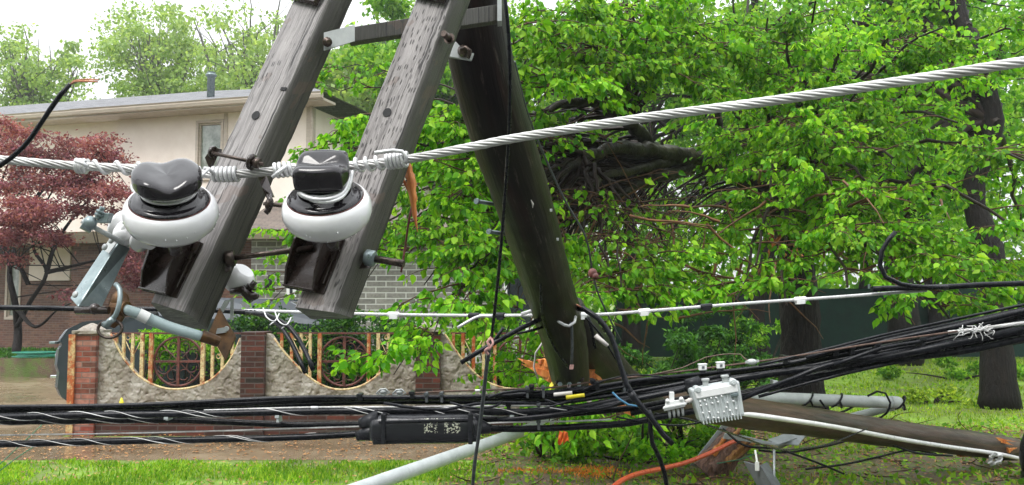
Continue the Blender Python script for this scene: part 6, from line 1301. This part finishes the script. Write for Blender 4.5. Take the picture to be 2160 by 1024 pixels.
# orange flagging ribbon
m = MB(); n = 9
for half, (xa, xb) in enumerate((((1180, 1176), (1187, 1188)), ((1188, 1188), (1197, 1201)))):
    k = len(m.v)
    for i in range(n + 1):
        f = i / n
        for g_ in range(5):
            h = g_ / 4; px = (xa[0] + (xa[1] - xa[0]) * f) * (1 - h) + (xb[0] + (xb[1] - xb[0]) * f) * h; py = 909 + (26 + 5 * math.sin(h * 4 + half * 2)) * f + 3 * h * (1 - f); m.v.append(tuple(P(px, py, 4.05 + .012 * math.sin(f * 7 + h * 5 + half))))
    for i in range(n):
        for g_ in range(4): a = k + i * 5 + g_; m.face((a, a + 1, a + 6, a + 5), None, 0)
o = build(m, 'orange_ribbon', 'orange', None, label='orange flagging ribbon hanging from the lowest cable near the pole', cat='ribbon')
sd_ = o.modifiers.new('thick', 'SOLIDIFY'); sd_.thickness = .0012

# ================================================================== THINGS ON THE GROUND AT THE RIGHT
fp = thing('fallen_pole', 'fallen brown utility pole lying across the lawn, torn orange at its butt', 'utility pole', P(2130, 948, 9.3))
q = smooth([tuple(P(a, b, c)) + (r_,) for a, b, c, r_ in [(1330, 838, 5.9, .095), (1420, 850, 6.2, .105), (1580, 873, 6.8, .118), (1700, 889, 7.4, .120), (1850, 911, 8.1, .124), (2000, 930, 8.8, .125), (2120, 946, 9.4, .125), (2143, 948, 9.55, .11)]], .1)
m = MB(); m.tube([v_[:3] for v_ in q], [float(v_[3]) for v_ in q], 26, rough=.03); build(m, 'shaft', 'fallen', fp)
m = MB()
for (a, b, c_, d_, w_) in ((2095, 925, 2142, 932, .02), (2110, 930, 2138, 940, .02), (2020, 960, 2050, 965, .015), (2125, 950, 2146, 945, .03)): m = MB(); shard(m, P(a, b, 9.15), P(c_, d_, 9.15), w_, .02); build(m, 'splinter', 'splinter', fp)
m = MB(); m.tube(spath([(1560, 873, 6.55), (1620, 880, 6.75), (1760, 901, 7.3), (1900, 927, 8.0), (2000, 943, 8.5), (2100, 957, 9.0), (2148, 967, 9.3)], .1), .020, 12); build(m, 'white_conduit', 'whitepvc', fp)
m = MB(); k = 0
for i in range(7):
    for j in range(7): m.v.append(tuple(P(2084 + i * 5 + 2 * math.sin(j), 956 + j * 4.4 + 2 * math.sin(i * 1.3), 8.9 + .05 * math.sin(i * 1.7 + j * 2.1))))
for i in range(6):
    for j in range(6):
        if (i, j) in ((2, 2), (3, 2), (2, 3), (0, 0), (5, 5), (0, 5)): continue
        a = i * 7 + j; m.face((a, a + 7, a + 8, a + 1), None, 0)
o = build(m, 'torn_plastic', 'castwhite', None, label='scrap of torn white plastic caught on the butt of the fallen pole', cat='plastic scrap'); o.modifiers.new('thick', 'SOLIDIFY').thickness = .002
m = MB(); c = P(2190, 965, 8.5); m.sphere(c, .2, 14, sq=(.8, .8, 1.5)); m.sphere(c + Vector((.05, 0, -.2)), .2, 12); build(m, 'dark_bag', 'carblack', None, label='dark rounded bag cut off at the picture edge beside the torn plastic', cat='bag')
def pipe(name, label, pts, r_, mat='conduit', cap=True, wraps=()):
    q = smooth([tuple(P(a, b, c)) + (0,) for a, b, c in pts], .3); q = [Vector(v_[:3]) for v_ in q]; t = thing(name, label, 'pipe', q[0]); m = MB(); m.tube(q, r_, 22, rough=.004); build(m, 'tube', mat, t)
    if cap: m = MB(); d = (q[-1] - q[-2]).normalized(); m.lathe(q[-1] - d * .1, d, [(r_ * 1.02, 0), (r_ * 1.1, .01), (r_ * 1.1, .09), (r_ * .95, .115), (r_ * .3, .12)], 22); build(m, 'end_cap', mat, t)
    for px in wraps:
        fr_ = frames(q); i = min(range(len(q)), key=lambda k: abs(pxof(q[k]) - px)); p, u_, v_, _ = fr_[i]; d = (q[min(i + 1, len(q) - 1)] - q[max(i - 1, 0)]).normalized()
        m = MB(); m.tube([p + (u_ * math.cos(a) + v_ * math.sin(a)) * (r_ + .008) + d * .10 * math.sin(a * .5) for a in np.linspace(0, 7.5, 26)], .010, 6); build(m, 'black_tie', 'cable', t)
    return t
pa = P(820, 1010, 5.6); pb = P(1170, 886, 7.8); d = (pa - pb).normalized(); kz = (pa.z - .06) / -d.z; pend = pa + d * kz
t = thing('street_light_mast', 'long pale grey tube slanting up from the verge behind the splice closure', 'pipe', pend)
m = MB(); q = [pend + (pb - pend) * i / 20 for i in range(21)]; m.tube(q, [.056 - .012 * i / 20 for i in range(21)], 24, rough=.004); build(m, 'tube', 'conduit', t)
pipe('white_pipe', 'pale pipe with rounded cap and black wire turns resting above the fallen pole', [(1560, 838, 8.0), (1700, 843, 8.2), (1895, 850, 8.5)], .056, wraps=(1670, 1735, 1868))
pipe('white_pipe', 'thinner pale pipe propping up the capped pipe from the mud', [(1886, 857, 8.6), (1800, 880, 8.7), (1720, 905, 8.8), (1640, 940, 8.9)], .040, cap=False)
for lab, pts in (('black wire arching over the pale pipe end', [(1830, 836, 8.3), (1850, 826, 8.3), (1868, 830, 8.3), (1878, 850, 8.3), (1870, 872, 8.3), (1850, 885, 8.4)]), ('black wire trailing behind the fallen pole to the pipe', [(1730, 845, 8.1), (1752, 872, 8.2), (1780, 868, 8.3), (1800, 858, 8.35)]),
     ('black wire snaking over the mud below the fallen pole', [(1600, 950, 8.3), (1660, 955, 8.3), (1740, 942, 8.3), (1830, 925, 8.2), (1930, 955, 8.1), (2010, 962, 8)]), ('black wire dropping across the mud toward the bag', [(1700, 990, 8.0), (1780, 980, 8.2), (1850, 965, 8.4), (1920, 950, 8.6), (1975, 958, 8.7)]), ('black wire lying across the stump and steel channel', [(1525, 905, 8.0), (1570, 940, 7.9), (1640, 948, 7.9), (1720, 975, 8.0), (1780, 1000, 8.1)])):
    cable('loose_wire', lab, pts, .010, group='black wires on the muddy lawn')
# stump with its steel guard
st = thing('split_stump', 'splintered reddish pole stump leaning in the mud with yellow heartwood', 'stump', G(1500, 985))
def slab(m, a, b, wa, wb, th): # ragged slab between two pixel points at depth
    a, b = Vector(a), Vector(b); s = (b - a).cross(Vector((0, 1, 0))).normalized(); N = 8; k = len(m.v)
    for i in range(N + 1):
        f = i / N; c = a.lerp(b, f); w_ = wa + (wb - wa) * f
        for sg, yy in ((1, -th), (.3, -th * 1.5), (-.3, -th * 1.45), (-1, -th), (-1, th), (1, th)): m.v.append(tuple(c + s * sg * w_ * random.uniform(.86, 1.1) + Vector((random.uniform(-.008, .008), yy, random.uniform(-.008, .008)))))
    for i in range(N):
        for j in range(6): j2 = (j + 1) % 6; m.face((k + i * 6 + j, k + i * 6 + j2, k + i * 6 + 6 + j2, k + i * 6 + 6 + j), None, 0, False)
    m.face([k + j for j in range(6)][::-1], None, 0, False); m.face([k + N * 6 + j for j in range(6)], None, 0, False)
m = MB(); slab(m, P(1490, 1000, 8.9), P(1562, 918, 8.9), .17, .12, .10); slab(m, P(1476, 985, 8.85), P(1548, 905, 8.85), .05, .04, .05); slab(m, P(1505, 990, 8.72), P(1552, 940, 8.72), .06, .04, .03); build(m, 'split_wood', 'stump', st)
m = MB(); slab(m, P(1532, 975, 8.7), P(1580, 925, 8.7), .035, .02, .03); slab(m, P(1546, 968, 8.7), P(1590, 935, 8.72), .025, .012, .02); slab(m, P(1540, 930, 8.72), P(1562, 903, 8.72), .03, .012, .02); build(m, 'heartwood', 'heart', st)
m = MB(); slab(m, P(1504, 960, 8.7), P(1530, 922, 8.7), .03, .015, .02); build(m, 'orange_wood', 'splinter', st)
m = MB(); m.obox(P(1456, 982, 8.95), P(1522, 898, 8.95) - P(1456, 982, 8.95), P(1474, 986, 8.95) - P(1456, 982, 8.95), (0, .02, 0)); build(m, 'steel_guard', 'guard', st, bevel=.003)
ch = thing('steel_channel', 'bent light steel channel lying over the split stump', 'steel channel', P(1570, 925, 8.5))
m = MB(); m.obox(P(1526, 926, 8.5), P(1572, 932, 8.5) - P(1526, 926, 8.5), P(1530, 915, 8.5) - P(1526, 926, 8.5), (0, .03, 0)); m.obox(P(1570, 932, 8.5), P(1642, 940, 8.5) - P(1570, 932, 8.5), (.0, .0, .016), (0, .10, 0)); m.obox(P(1571, 920, 8.58), P(1640, 938, 8.5) - P(1571, 920, 8.58), (0, 0, -.012), (0, .03, 0))
m.obox(P(1620, 930, 8.6), P(1660, 916, 8.75) - P(1620, 930, 8.6), P(1642, 940, 8.5) - P(1620, 930, 8.6), (0, 0, .012)); m.obox(P(1658, 916, 8.75), P(1700, 921, 8.8) - P(1658, 916, 8.75), P(1640, 936, 8.6) - P(1658, 916, 8.75), (0, 0, .01)); build(m, 'channel', 'guard', ch, bevel=.003)
bx = thing('steel_box_cover', 'dark grey steel cover standing tilted in the mud at the bottom edge', 'steel cover', P(1610, 1010, 7.6))
m = MB(); a = P(1568, 974, 7.75); b_ = P(1606, 984, 7.5); dd = P(1650, 1060, 7.2) - P(1606, 984, 7.5)
m.obox(b_ + Vector((0, 0, 0)), (.10, .15, .0), dd, (-.01, .005, .01)); m.obox(a, b_ - a, dd, (.004, .008, .006)); build(m, 'cover', 'darkguard', bx, bevel=.003)
m = MB(); m.tube(PP((1593, 950, 7.6), (1597, 975, 7.55), (1600, 985, 7.5)), .010, 8); m.obox(P(1593, 994, 7.48), (.036, 0, 0), (0, .012, 0), (0, 0, .075)); build(m, 'white_tag', 'castwhite', bx, bevel=.004)
m = MB(); m.tube(PP((1633, 948, 7.7), (1633, 1012, 7.5)), .010, 8); build(m, 'thin_stake', 'guard', None, label='thin pale stake standing in the mud beside the tilted steel cover', cat='stake')
m = MB(); m.tube(spath([(1285, 1035, 6.6), (1310, 1015, 6.8), (1345, 1000, 7.1), (1400, 988, 7.5), (1450, 975, 7.8), (1500, 955, 8.1), (1540, 935, 8.3), (1552, 930, 8.35)], .06), .020, 12); build(m, 'orange_duct', 'redduct', None, label='orange red duct curving out of the mud to the split stump', cat='duct')
m = MB(); m.tube(PP((1512, 978, 8.4), (1560, 970, 8.4), (1600, 955, 8.4)), .006, 5); build(m, 'green_wire', 'greenwire', None, label='short green wire lying across the split stump', cat='wire')
# orange marking paint on grass blades
x = np.concatenate([rng.uniform(-.15, .6, 260), rng.normal(.82, .13, 620)]); y = np.concatenate([rng.normal(9.0, .05, 260), rng.normal(8.95, .13, 620)])
leaves('orange_paint_on_grass', np.stack([x, y, np.full(len(x), .012)], 1), rng.normal(size=(len(x), 3)) * .5 + np.array([0, 0, .8]), rng.uniform(.02, .06, len(x)), 'paintmark', None, False, .35, kind='stuff')

# broken twigs and bark scraps strewn over the mud
m = MB()
for k in range(260):
    a = np.array([rng.uniform(-.4, 8.0), rng.uniform(7.4, 12.3), .03]); d = rng.normal(size=3) * np.array([1, 1, .12]); q = walk(a, d, rng.uniform(.1, .7), 5, .2, 0)
    for v_ in q: v_[2] = max(.015, v_[2])
    m.tube(q, [.008, .007, .006, .005, .004, .003], 4)
build(m, 'broken_twigs', 'twigbrown', None, kind='stuff')
x = rng.uniform(-.6, 8.2, 5200); y = rng.uniform(7.0, 12.6, 5200)
leaves('fallen_leaves', np.stack([x, y, rng.uniform(.02, .05, 5200)], 1), rng.normal(size=(5200, 3)) * np.array([1, 1, .25]), rng.uniform(.03, .075, 5200), 'leaf', None, False, flat=1, kind='stuff')
x = rng.uniform(-.6, 8.2, 5200); y = rng.uniform(7.0, 12.6, 5200)
leaves('bark_scraps', np.stack([x, y, rng.uniform(.015, .04, 5200)], 1), rng.normal(size=(5200, 3)) * np.array([1, 1, .3]), rng.uniform(.02, .06, 5200), 'heart', None, False, .5, flat=1, kind='stuff')

# ------------------------------------------------------------------ damp air
m = MB(); m.box(-70, 70, -25, 70, -1.0, 40); hz = build(m, 'haze', 'yellow', None, kind='stuff')
hm = bpy.data.materials.new('damp air'); hm.use_nodes = True; hn = hm.node_tree.nodes; hn.remove(hn['Principled BSDF'])
pv = hn.new('ShaderNodeVolumePrincipled'); pv.inputs['Density'].default_value = .0011; pv.inputs['Color'].default_value = (.95, .97, 1, 1); pv.inputs['Anisotropy'].default_value = .3
hm.node_tree.links.new(pv.outputs[0], hn['Material Output'].inputs['Volume']); hz.data.materials.clear(); hz.data.materials.append(hm)
